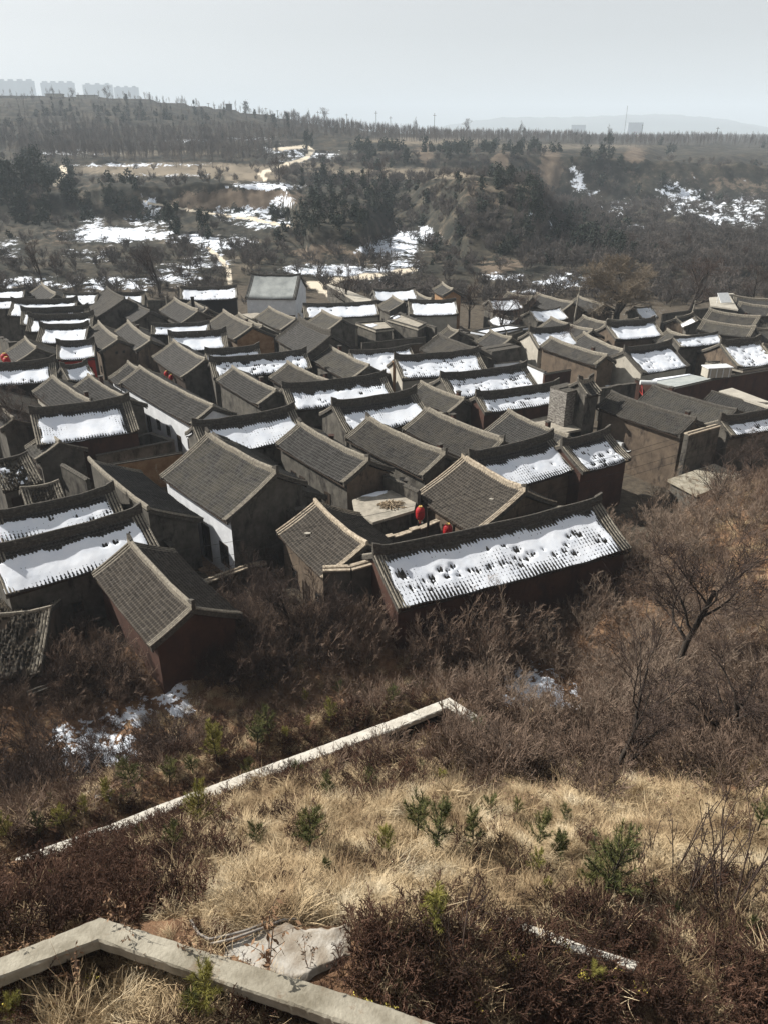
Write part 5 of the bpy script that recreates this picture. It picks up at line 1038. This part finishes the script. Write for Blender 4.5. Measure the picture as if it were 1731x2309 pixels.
def stalk_mesh(seed, h=1.0, leaf=.035, nl=8):
    r = random.Random(seed); st, V, F = [], [], []
    for s in range(3):
        out = []; grow(r, out, np.zeros(3), np.array([r.gauss(0, .2), r.gauss(0, .2), 1.]), h*r.uniform(.5, .9), .007, 0, 1, .3, .2, 4, .5, .4, 5, .4, .003)
        for o in out:
            st.append(o[1:])
            if r.random() < .7:
                for _ in range(2): 
                    p = np.array(o[4:7]); a = unit(rv(r)); b = unit(np.cross(a, rv(r))); q = leaf*r.uniform(.5, 1.2); n0 = len(V); V += [p, p+a*q+b*q*.4, p+a*q*2, p+a*q-b*q*.4]; F.append((n0, n0+1, n0+2, n0+3))
    return segs_mesh('stalk', st, 4), npmesh('leaves', np.array(V), np.array(F))
stalks = [stalk_mesh(400+i) for i in range(3)]; dstalks = [stalk_mesh(420+i, leaf=.013) for i in range(3)]
def poplar_mesh(seed, h=8):
    A_, B_ = make_tree(seed, h=h, maxl=2, nch=6, spread=.35, up=.5, trunk=.09, rmin=.03, split=99, first=.25, wig=.1); return segs_mesh('poplar', A_, 3)
poplars = [poplar_mesh(500+i) for i in range(3)]
farbush = [segs_mesh('far_bush', make_tree(520+i, h=3, stems=7, maxl=2, nch=5, spread=.7, up=.2, trunk=.06, rmin=.03, split=99, cone=.9)[0], 3) for i in range(3)]
farcon = [cloud_mesh('dark_scrub', 540+i, 3, 2.6, 170, .3, 'round', 0) for i in range(2)]

# ------------------------------------------------------------------ scatter of what nobody could count
def scatter(name, label, meshes, mat, P_, sc, rz=None, tilt=.15, cat=None):
    n = len(P_); me = bpy.data.meshes.new(name); me.vertices.add(n); me.vertices.foreach_set('co', np.asarray(P_, dtype=np.float32).ravel())
    rot = np.stack([N.normal(0, tilt, n), N.normal(0, tilt, n), N.uniform(0, 2*pi, n) if rz is None else rz], -1).astype(np.float32)
    a = me.attributes.new('rot', 'FLOAT_VECTOR', 'POINT'); a.data.foreach_set('vector', rot.ravel())
    a = me.attributes.new('sc', 'FLOAT', 'POINT'); a.data.foreach_set('value', np.asarray(sc, dtype=np.float32))
    a = me.attributes.new('idx', 'INT', 'POINT'); a.data.foreach_set('value', N.integers(0, len(meshes), n).astype(np.int32))
    o = link(name, me, MT[mat]); tag(o, label, None, None, 'stuff')
    g = bpy.data.node_groups.new(name, 'GeometryNodeTree'); g.interface.new_socket('Geometry', in_out='INPUT', socket_type='NodeSocketGeometry'); g.interface.new_socket('Geometry', in_out='OUTPUT', socket_type='NodeSocketGeometry')
    gi, go = g.nodes.new('NodeGroupInput'), g.nodes.new('NodeGroupOutput'); ip = g.nodes.new('GeometryNodeInstanceOnPoints')
    gt = g.nodes.new('GeometryNodeGeometryToInstance')
    for m in reversed(meshes):
        if not m.materials: m.materials.append(MT[mat])
        so = bpy.data.objects.new(m.name+'_source', m); oi = g.nodes.new('GeometryNodeObjectInfo'); oi.inputs['Object'].default_value = so; g.links.new(oi.outputs['Geometry'], gt.inputs[0])
    def na(nm, ty):
        x = g.nodes.new('GeometryNodeInputNamedAttribute'); x.data_type = ty; x.inputs['Name'].default_value = nm; return x
    g.links.new(gi.outputs[0], ip.inputs['Points']); g.links.new(gt.outputs[0], ip.inputs['Instance']); ip.inputs['Pick Instance'].default_value = True
    g.links.new(na('idx', 'INT').outputs[0], ip.inputs['Instance Index']); g.links.new(na('sc', 'FLOAT').outputs[0], ip.inputs['Scale'])
    g.links.new(na('rot', 'FLOAT_VECTOR').outputs[0], ip.inputs['Rotation']); g.links.new(ip.outputs[0], go.inputs[0])
    md = o.modifiers.new('scatter', 'NODES'); md.node_group = g; return o
HB = [(h['mid'], h['rz'], h['L'], h['w']) for h in HS.values()]
def clear(x, y, pad=.3):
    k = np.ones(len(x), bool)
    for mid, rz, L, w in HB:
        dx, dy = x-mid[0], y-mid[1]; c, s = cos(rz), sin(rz); lx, ly = c*dx+s*dy, -s*dx+c*dy; k &= ~((np.abs(lx) < L/2+pad) & (np.abs(ly) < w+pad))
    return k
def sample(n, y0, y1, u0=-.8, u1=.8, dens=None, pw=1.0, pad=.3):
    """random ground points, denser close by; dens(px, py) in 0..1 thins them by zone"""
    Y = (N.uniform(y0**pw, y1**pw, n))**(1/pw); u = N.uniform(u0, u1, n); x = u*Y; z = gz(x, Y); px, py = proj(x, Y, z)
    k = np.ones(n, bool)
    if dens is not None: k &= N.random(n) < dens(px, py)
    if y1 > 36: k &= clear(x, Y, pad)
    return np.stack([x, Y, z], -1)[k], px[k], py[k]
def zone(px, py, L, soft=.5):
    v = np.zeros(px.shape)
    for x, y, a, b, s in L:
        d = np.sqrt(((px-x)/a)**2+((py-y)/b)**2); v = np.maximum(v, s*np.clip((1+soft-d)/soft, 0, 1))
    return v
def nz(px, py, s=.02): return .5+.5*np.sin(px*s+py*s*.7+1)*np.sin(py*s*1.3-px*s*.5)
# golden grass: the sunny terrace
GZ = [(1150,1900,480,170,1),(700,2000,260,80,1),(760,1850,260,80,.85),(1400,1780,200,60,.7),(1500,1980,300,150,1),(520,1900,150,60,.5),(350,2270,220,90,1),(950,1720,200,60,.5),(1650,2150,200,80,.5),(60,1830,200,40,.4),(650,1600,300,60,.3)]
WZ = [(200,1960,240,90,1),(760,1700,240,50,.8),(280,1880,180,50,.9),(640,1870,40,26,.8),(830,1790,50,26,.8),(860,1960,40,20,.7),(100,2050,200,60,1),(1150,2220,420,120,1),(1600,2180,250,140,1),(900,1660,200,80,1),(500,1730,240,50,.5),(700,1600,260,80,.8),(1620,1680,160,60,.5),(1300,2100,220,40,.5),(250,1760,300,60,.5),(1650,1300,150,250,.6),(660,2270,200,60,.7)]
off = lambda px, py: ((px > 480) & (px < 785) & (py > 2085) & (py < 2225)) | (np.abs(py-np.interp(px, [-200, 0, 227, 465, 669, 866, 1100], [2270, 2180, 2092, 2170, 2235, 2292, 2380])) < 30)
W2 = [(13,2000),(37,1940),(204,1880),(251,1866),(373,1816),(640,1722),(866,1640),(1016,1580)]
W3_ = [(1016,1580),(1075,1618),(1158,1686),(1310,1742)]
W2S = [[(20,2005),(44,1945)],[(30,1945),(210,1878)],[(251,1866),(373,1816)],[(640,1722),(735,1688)],[(850,1646),(1016,1580)]]
def w2b(px, py): return (np.min([seg_d(px, py-16, w) for w in W2S], axis=0) < 28) | (seg_d(px, py-10, W2S[0]) < 46) | (seg_d(px, py-10, W2) < 9) | (seg_d(px, py-8, W3_) < 18) | (seg_d(px, py-14, [(1172,2082),(1310,2132),(1440,2172)]) < 42)
GUL = [(300,1620,70,30),(230,1700,100,50),(190,1660,60,40),(400,1590,40,40),(1200,1545,75,42),(1150,1590,50,26),(1280,1580,40,22)]
def gul(px, py):
    v = np.zeros(px.shape, bool)
    for x, y, a, b in GUL: v |= ((px-x)/(a+10))**2+((py-y-30)/(b+32))**2 < 1
    return v
def dg(px, py): return ~w2b(px, py)* np.clip(zone(px, py, GZ)*(.35+.65*nz(px, py, .03))+.08, 0, 1)*~off(px, py)
def dw(px, py): return ~w2b(px, py)* np.clip(zone(px, py, WZ)*(.4+.6*nz(px, py, .025))+.06, 0, 1)*~off(px, py)
def dsn(px, py): return (~gul(px, py)*.97+.03)*~w2b(px, py)
p_, px, py = sample(44000, 4.2, 27, dens=dg, pw=1.3, u0=-.85, u1=.85)
scatter('dry_grass', 'matted golden dry grass covering the sunny terrace', tufts, 'grass', p_, N.uniform(.4, .85, len(p_))*np.where(N.random(len(p_)) < .06, 1.5, 1), tilt=.45)
p_, px, py = sample(9000, 4.2, 34, dens=dw, pw=1.3, u0=-.85, u1=.85)
scatter('russet_weeds', 'russet dry weeds massed on the slope', weeds, 'weed', p_, N.uniform(.5, 1.5, len(p_)))
p_, px, py = sample(3300, 15, 56, dens=lambda px, py: ((py < 1900)*.9)*dsn(px, py)*np.where((px > 460) & (px < 1000) & (py > 1440), .3, 1)*np.where((px < 1000) & (py > 1620), .2, 1)*np.where((px > 1300) & (py < 1480), .45, 1)*np.where((px > 350) & (py > 1780), .1, 1), pw=1.4, u0=-.9, u1=.9)
k = clear(p_[:, 0], p_[:, 1], .6) & ((p_[:, 1] < 45) | (p_[:, 0] > p_[:, 1]*.3)); p_ = p_[k]
scatter('brush_undergrowth', 'tangled brown undergrowth between slope and village', ground_shrubs, 'twigb', p_, N.uniform(.5, 1.5, len(p_)))
p_, px, py = sample(2600, 15, 58, dens=lambda px, py: ((py < 1850)*.9)*dsn(px, py)*np.where((px > 460) & (px < 1000) & (py > 1440), .4, 1)*np.where((px < 1000) & (py > 1640), .1, 1)*np.where((px > 1300) & (py < 1480), .5, 1)*np.where((px > 300) & (py > 1760), .1, 1), pw=1.4, u0=-.9, u1=.9)
k = clear(p_[:, 0], p_[:, 1], .6) & ((p_[:, 1] < 45) | (p_[:, 0] > p_[:, 1]*.3)); p_ = p_[k]
scatter('grey_undergrowth', 'grey leafless bramble mixed into the undergrowth', ground_shrubs, 'twig', p_, N.uniform(.5, 1.7, len(p_)))
p_, px, py = sample(4200, 14, 50, dens=lambda px, py: zone(px, py, [(1550,1750,260,130,1),(1250,1780,200,60,1),(1600,1350,200,260,.7),(560,1560,300,80,.3)]), pw=1.3)
scatter('leaf_litter', 'fallen brown leaves lying under the thicket', litter, 'litter', p_, N.uniform(.7, 1.4, len(p_)), tilt=.1)
p_, px, py = sample(9000, 20, 54, dens=lambda px, py: ~w2b(px, py)*zone(px, py, [(720,1530,280,80,1),(560,1600,200,70,.8),(1640,1300,170,240,.9),(1500,1650,240,90,.4),(300,1800,300,50,.5),(1200,1660,160,40,.6),(1100,1500,200,40,.3)])*nz(px, py, .05), pw=1.3, u0=-.8, u1=.8)
scatter('slope_grass', 'thin tan grass between the shrubs of the outer slope', tufts, 'grass', p_, N.uniform(.7, 1.2, len(p_)), tilt=.25)
# far growth
def notsnow(px, py): return (1-np.clip(blob(px, py, SNOW), 0, 1)*.92)*np.min([seg_d(px, py-4, p) > 11 for p, w in ROADS], axis=0)*(1-.9*np.clip(fieldat(px, py)*1.3, 0, 1))
p_, px, py = sample(11000, 152, 460, u0=-.66, u1=.66, dens=lambda px, py: notsnow(px, py)*np.clip(.09+zone(px, py, [(1050,500,110,80,.8),(1350,670,420,40,.6),(600,640,500,24,.4),(1500,600,300,60,.8),(1000,600,200,40,.6),(250,640,300,30,.5),(900,380,300,30,.7),(1450,480,300,60,.6),(600,590,300,40,.5)]), 0, 1)*(1-.97*np.clip(blob(px, py, CLIFF)*1.3, 0, 1)), pw=1.2)
scatter('far_thicket', 'grey leafless thicket filling the valley beyond the village', farbush, 'twigf', p_, N.uniform(.5, 1.5, len(p_)))
DZ = [(1060,500,60,50,.8),(1130,560,60,30,.7),(1000,560,50,40,.5),(60,440,110,60,1),(150,470,90,40,.9),(270,450,70,30,1),(350,470,50,30,.8),(700,500,90,40,1),(790,480,60,40,.8),(1150,430,60,50,.9),(1180,530,40,50,1),(1290,530,90,40,1),(760,440,60,30,.7),(880,470,80,40,.8),(1000,345,200,16,.5),(850,372,120,12,.5),(1350,400,120,40,.35),(60,300,120,20,.3),(300,262,200,12,.35),(1250,560,100,30,.6),(1480,420,120,30,.4)]
p_, px, py = sample(16000, 185, 760, u0=-.66, u1=.66, dens=lambda px, py: notsnow(px, py)*np.clip(zone(px, py, DZ, .4)*nz(px, py, .06)*.9+.005, 0, 1)*(1-.9*np.clip(blob(px, py, CLIFF), 0, 1)), pw=1.0)
scatter('dark_scrub', 'dark evergreen scrub on the gully sides beyond the village', farcon, 'conifer', p_, N.uniform(.5, 1.6, len(p_))*np.clip(p_[:, 1]/300, .7, 1.4))
p_, px, py = sample(12000, 380, 760, u0=-.56, u1=-.05, dens=lambda px, py: notsnow(px, py)**.5*zone(px, py, [(330,340,260,34,1),(120,320,160,30,.5),(520,320,120,20,.6)], .3), pw=1.0)
scatter('poplar_plantation', 'rows of thin leafless poplars on the upper field', poplars, 'twigf', p_[:1500], N.uniform(.8, 1.25, len(p_))[:1500], tilt=.03)
p_, px, py = sample(9000, 560, 1000, u0=-.6, u1=.62, dens=lambda px, py: np.where(px > 640, .8, .14)*(py < 332), pw=1.0)
scatter('crest_poplars', 'belt of leafless poplars along the plateau edge', poplars, 'twigf', p_[:3600], N.uniform(.6, 1.35, len(p_))[:3600], tilt=.03)

# ------------------------------------------------------------------ plants one can count
def put(mesh_parts, mats, name, p, s, label, cat, group):
    o = empty(name, tuple(p), R.uniform(0, 6.28), label, cat, group); o.scale = (s, s, s*R.uniform(.9, 1.1)); o.rotation_euler.x = R.gauss(0, .05)
    for (me, nm), mt in zip(mesh_parts, mats):
        if me.materials and me.materials[0] != MT[mt]:
            key = me.name+mt
            if key not in VAR: c = me.copy(); c.materials.clear(); c.materials.append(MT[mt]); VAR[key] = c
            me = VAR[key]
        link(nm, me, MT[mt], o)
    return o
VAR = {}
S4 = lambda x, y: (x*.5223, 1300+y*.5223); S5 = lambda x, y: (866+x*.5223, 1300+y*.5223); S6 = lambda x, y: (x*.5223, 1750+y*.5223); S7 = lambda x, y: (866+x*.5223, 1750+y*.5223)
PN = [(S4,1110,780,150,0),(S4,1165,722,130,0),(S4,945,832,170,1),(S4,1430,652,95,1),(S4,1320,562,60,1),(S4,1460,522,70,0),(S4,1570,522,60,0),(S4,600,962,150,0),(S4,735,932,130,0),(S4,840,862,90,0),(S4,480,992,100,1),(S4,285,1092,100,1),(S4,60,1172,130,1),(S4,180,1132,90,0),(S4,370,1042,80,1),(S4,850,1105,150,1),(S4,1080,900,100,0),(S4,1290,880,80,0),(S4,1410,985,120,0),(S4,1600,935,80,0),(S4,610,1172,80,0),(S4,745,1235,130,0),(S4,970,1092,60,0),(S4,1130,1192,110,0),(S4,1340,1235,200,0),(S4,1640,1185,110,1),(S4,1420,1300,90,0),(S4,950,720,70,1),(S4,1240,720,60,1),(S4,1330,660,50,1),(S4,230,1000,60,0),
 (S5,40,555,80,0),(S5,160,525,70,0),(S5,250,632,80,0),(S5,405,765,140,0),(S5,240,905,70,1),(S5,140,1165,190,0),(S5,215,1215,200,0),(S5,380,1195,160,0),(S5,440,1045,100,0),(S5,570,1052,80,0),(S5,650,1195,150,0),(S5,750,1242,120,0),(S5,780,1085,80,0),(S5,20,1235,110,1),(S5,160,860,60,0),
 (S7,860,540,170,0),(S7,925,560,260,0),(S7,985,550,160,0),(S7,640,430,100,1),(S7,215,700,200,1),(S7,890,905,100,1),(S7,750,375,120,0),(S7,1570,720,70,0),(S7,700,520,60,1),(S7,1240,620,90,0),(S7,1600,260,140,0),
 (S6,895,1075,190,1),(S6,840,1050,120,0),(S6,70,1040,90,1),(S6,260,500,70,0)]
for i, (f, x, y, h, yel) in enumerate(PN):
    px, py = f(x, y); b = hit(px, py, 4, 60); t = at_y(px, py-h*.5223, b[1]); hm_ = max(.5, (t[2]-b[2])*1.0)
    st, nd = pines[i % 4]
    wl = float(seg_d(np.array([px]), np.array([py]), W2)[0]); above = py < np.interp(px, [0, 37, 1017, 1310, 1731], [1950, 1933, 1572, 1733, 1900])
    zn = 'on the slope beyond the narrow retaining wall' if above else 'in the brush along the near side of the narrow retaining wall' if wl < 110 else 'in the dark russet weeds at the bottom right' if py > 2060 and px > 850 else 'below the wide concrete retaining wall' if py > 2150 else 'at the left end of the golden grass' if px < 520 else 'in the middle of the golden grass' if px < 1050 else 'in the right part of the golden grass'
    hz_ = 'tall' if hm_ > 1.2 else 'small'; cl = 'yellowish' if yel else 'green'
    put([(st, 'stem'), (nd, 'needles')], ['bark', 'needley' if yel else 'needle'], 'pine_sapling', b-np.array([0,0,.05]), hm_/1.3, hz_+' '+cl+' pine sapling '+zn, 'pine sapling', hz_+' '+cl+' pine saplings '+zn)
def countable(n, y0, y1, dens, meshes, mt, name, label, cat, group, s0, s1, cap, u0=-.72, u1=.72, pw=1.5, part='branches'):
    p_, px, py = sample(n, y0, y1, u0, u1, dens, pw, .5); k = (px > -60) & (px < 1790) & (py < 2340); p_ = p_[k][:cap]
    for q in p_:
        me = R.choice(meshes); put([(me, part)], [mt], name, q-np.array([0,0,.08]), R.uniform(s0, s1), label, cat, group)
TZ = [(230,1640,180,110,.8),(1250,1600,220,90,.9),(1500,1550,260,220,1),(700,1430,320,36,.7),(450,1480,240,80,.9),(1100,1430,240,50,.8),(1450,1180,200,110,1),(100,1700,160,100,.7),(1600,1680,160,60,1),(1300,1080,120,50,.9),(30,1550,60,60,.6),(1180,1440,180,60,1),(620,1350,120,80,.9)]
countable(1500, 22, 62, lambda px, py: zone(px, py, TZ, .3)*(px < 1000)*(~gul(px, py)*.85+.15), shrubs, 'twigd', 'bare_shrub', 'dark leafless shrub in the thicket below the left houses', 'shrub', 'dark shrubs in the left thicket', .7, 1.25, 120)
countable(1500, 22, 62, lambda px, py: zone(px, py, TZ, .3)*(px >= 1000)*(~gul(px, py)*.85+.15), shrubs, 'twig', 'bare_bush', 'grey brown leafless shrub in the thicket on the right slope', 'shrub', 'grey shrubs in the right thicket', .7, 1.3, 105)
countable(2400, 33, 46, lambda px, py: zone(px, py, [(1000,1470,240,40,1),(560,1480,160,40,1),(760,1470,200,40,1),(300,1540,120,30,1)], .3), shrubs, 'twigb', 'brown_shrub', 'reddish brown leafless shrub at the foot of the near houses', 'shrub', 'brown shrubs at the house walls', .8, 1.35, 60)
for i, (x, y, h) in enumerate([(540,690,200),(590,800,170),(835,860,200),(925,900,150),(665,880,120),(1020,960,100),(1160,880,330),(110,830,150),(1380,1000,110),(1335,850,130),(380,960,170),(35,790,60)]):
    px, py = S6(x, y); b = hit(px, py, 3.2, 30); t = at_y(px, py-h*.5223, b[1]); st, lf = stalks[i % 3]
    put([(st, 'stalk'), (lf, 'leaves')], ['twigb', 'leafdry'], 'dry_stalk', b, max(.5, t[2]-b[2])*1.1, 'thin dry weed stalk with shrivelled leaves at the wide retaining wall', 'weed', 'dry stalks at the wide wall')
for i, (f, x, y, h) in enumerate([(S6,410,930,90),(S6,1425,1010,90),(S6,1560,1040,130),(S6,1440,1070,60),(S6,60,1060,100),(S7,25,1060,80),(S7,385,1050,70),(S7,840,940,120),(S7,1000,930,100),(S7,1090,990,80),(S7,780,780,80),(S7,440,720,60),(S7,560,860,60),(S7,1560,960,60)]):
    px, py = f(x, y); b = hit(px, py, 3.2, 30); t = at_y(px, py-h*.5223, b[1]); st, lf = stalks[(i+1) % 3]
    put([(st, 'stalk'), (lf, 'leaves')], ['twigb', 'leafy'], 'leafy_sprig', b, max(.4, t[2]-b[2])*1.1, 'sprig with small yellow leaves in the dark foreground brush', 'sprig', 'yellow leaved sprigs in the foreground')
for i, (x, y, h) in enumerate([(1100,420,220),(1240,440,300),(1290,560,330),(1320,520,300),(1440,620,430),(1490,610,400),(1540,580,330),(1400,480,250),(990,720,160),(410,640,210),(315,850,300),(1150,330,160),(675,640,60)]):
    px, py = S7(x, y); b = hit(px, py, 4, 40); t = at_y(px, py-h*.5223, b[1]); st, lf = dstalks[i % 3]
    o = put([(st, 'stalk'), (lf, 'leaves')], ['twigd', 'twigd'], 'tall_weed', b, max(.6, t[2]-b[2])*1.1, 'tall dark dry weed standing in the golden grass', 'weed', 'tall dark weeds in the grass')
# evergreens beyond the village
def cypress(px, by, ty, v, Y=None, label='dark evergreen on the slopes beyond the village', group='evergreens on the far slopes'):
    b = hit(px, by, 170, 1400) if Y is None else None
    if b is None: b = at_y(px, by, Y); b[2] = g1(b[0], b[1])
    t = at_y(px, ty, b[1]); h = max(2.5, t[2]-b[2]); o = put([(cyp[v][0], 'trunk'), (cyp[v][1], 'crown')], ['bark', 'conifer'], 'evergreen_tree', b, h/7.2, label, 'tree', group); return o
CYP = [(287,238,208,1),(440,256,226,0),(386,250,235,1),(355,262,244,0),(508,262,240,2),(555,258,230,2),(575,268,244,1),(600,276,252,1),(620,290,258,2),(650,292,255,0),(651,300,262,0),(693,338,283,1),(704,330,300,0),(730,418,362,1),(683,420,378,0),(818,420,380,0),(1033,430,380,1),(160,245,222,0),(140,250,220,1),(100,255,225,0),(215,255,230,1),(240,260,232,0),(120,245,218,0),(175,262,240,0),(260,262,235,1),(320,250,222,1),(1053,300,284,0),(1179,310,285,1),(1297,322,300,0),(1322,330,305,2),(1308,325,302,0),(1372,340,294,1),(1360,345,312,0),(1165,345,312,1),(1135,352,325,2),(915,308,296,0),(945,318,304,1),(1095,322,306,0),(1000,380,368,2),
 (1150,420,375,2),(1190,440,388,2),(1205,460,400,2),(1130,410,382,2),(1175,470,420,2),(1200,500,430,1),(1215,520,460,2),(1185,540,480,2),(1340,575,505,2),(1370,580,515,2),(1395,590,530,2),(1310,570,500,2),(1275,545,478,1),(1290,560,520,2),(1420,590,545,2),(1475,578,545,1),(1462,578,550,0),(1150,560,520,2),(1250,520,490,2),
 (85,420,330,2),(60,430,350,2),(110,440,380,2),(30,440,360,2),(20,470,400,2),(50,490,430,2),(95,500,450,2),(150,460,400,1),(140,430,388,2),(75,380,328,2),(10,420,340,1),(200,470,432,2),(250,470,420,2),(280,480,430,2),(310,485,440,2),(385,520,440,1),(400,530,455,0),(460,535,465,1),(470,540,480,0),(255,450,415,1),(650,500,460,1),(690,510,450,2),(720,520,455,2),(750,500,440,2),(670,540,480,2),(705,530,490,2),(780,500,455,2),(810,520,470,2),(850,480,430,2),(880,470,420,2),(840,450,420,1),(1180,312,300,0),(830,300,285,0),(850,305,290,1),(760,300,280,0),(780,302,286,0)]
for i, (px, by, ty, v) in enumerate(CYP):
    zn = 'on the plateau skyline' if by < 365 else 'in the dark clump on the right bank' if px > 1230 and by > 500 else 'on the far side of the middle promontory' if px > 1100 else 'in the dark gully at far left' if px < 330 else 'on the snowy terraces left of centre' if px < 600 else 'on the bank above the modern white house'
    kd = ['slim', 'medium', 'bushy'][v]; cypress(px, by, ty, v, label=kd+' dark evergreen '+zn, group=kd+' evergreens '+zn)
for i in range(46):
    px = R.uniform(-20, 640); y0 = np.interp(px, [0, 300, 640], [232, 245, 290]); by = y0+R.uniform(4, 60); cypress(px, by, by-R.uniform(8, 18), R.choice([0, 0, 0, 1]), label='little dark evergreen dotted on the upper left hillside', group='little evergreens on the upper left hillside')
# ------------------------------------------------------------------ far buildings, towers, poles
def far_box(name, x0, x1, ty, by, Y, label, cat, mats=('tower', 'tower'), roof=True, bumps=0, depth=16, zb=None):
    a, b = at_y(x0, ty, Y), at_y(x1, ty, Y); zb = at_y((x0+x1)/2, by, Y)[2]-3 if zb is None else zb; cx = (a[0]+b[0])/2; w = b[0]-a[0]; h = a[2]-zb
    o = empty(name, (cx, Y, zb), 0, label, cat); m = MB(); m.box(-w/2, w/2, 0, depth, 0, h); m.obj('wall', MT[mats[0]], o)
    if roof: m = MB(); m.box(-w/2-.5, w/2+.5, -.5, depth+.5, h+.002, h+max(.4, h*.03)); m.obj('roof', MT[mats[1]], o)
    for i in range(bumps): m = MB(); xx = -w/2+w*(i+.5)/bumps; bw = w*.07; m.box(xx-bw, xx+bw, 3, depth-3, h+h*.03+.01, h*1.11); m.obj('lift_house', MT[mats[0]], o)
    if bumps:
        nf = 24; m = MB()
        for k in range(1, nf): m.box(-w/2+2, w/2-2, -.6, -.01, h*k/nf, h*k/nf+1.1)
        bb = m.obj('balcony_bands', MT[mats[0]], o); bb['kind'] = 'stuff'
    return o
for i, (x0, x1, ty) in enumerate([(-8,75,184),(91,166,188),(186,252,192),(257,311,198)]):
    far_box('apartment_block', x0, x1, ty, 235, 4200, ['leftmost', 'second from the left', 'third from the left', 'rightmost'][i]+' of four hazy apartment blocks on the skyline', 'building', bumps=4 if i < 2 else 3)
far_box('office_block', 1288, 1320, 282, 300, 3600, 'low hazy box building on the right skyline', 'building')
far_box('office_block', 1416, 1450, 277, 306, 3200, 'dark hazy square building on the right skyline', 'building')
for x0, x1, ty, by, lb in [(-20,94,217,236,'long low wall like farm building on the left crest'),(102,136,212,230,'pale gabled farm building on the left crest'),(172,214,215,238,'white block with rooftop box on the left crest'),(216,274,224,246,'low dark long building right of the white block on the left crest')]:
    far_box('farm_building', x0, x1, ty, by, 950, lb, 'building', ('pale' if 'dark' not in lb else 'grey', 'grey'), depth=12)
far_box('water_tower', 509, 521, 235, 262, 900, 'small square water tower among the crest trees', 'tower', ('grey', 'grey'), depth=6)
for i, (px, ty, Y) in enumerate([(358,228,900),(470,232,900),(484,236,900),(600,243,880),(626,248,880),(672,252,860),(717,250,860),(733,252,860),(782,256,850),(848,250,850),(880,262,850),(979,255,850),(1414,238,2600),(1448,280,1500),(1618,286,800)]):
    p = at_y(px, ty, Y); zb = g1(p[0], p[1]); o = empty('power_pole', (p[0], p[1], zb-1), 0, 'thin power pole on the plateau skyline', 'pole', 'power poles on the skyline'); h = p[2]-zb+1; m = MB(); m.box(-.22*Y/900, .22*Y/900, -.2, .2, 0, h); m.obj('shaft', MT['wood'], o); m = MB(); m.box(-1.6, 1.6, -.1, .1, h*.9, h*.9+.3); m.obj('crossarm', MT['wood'], o)
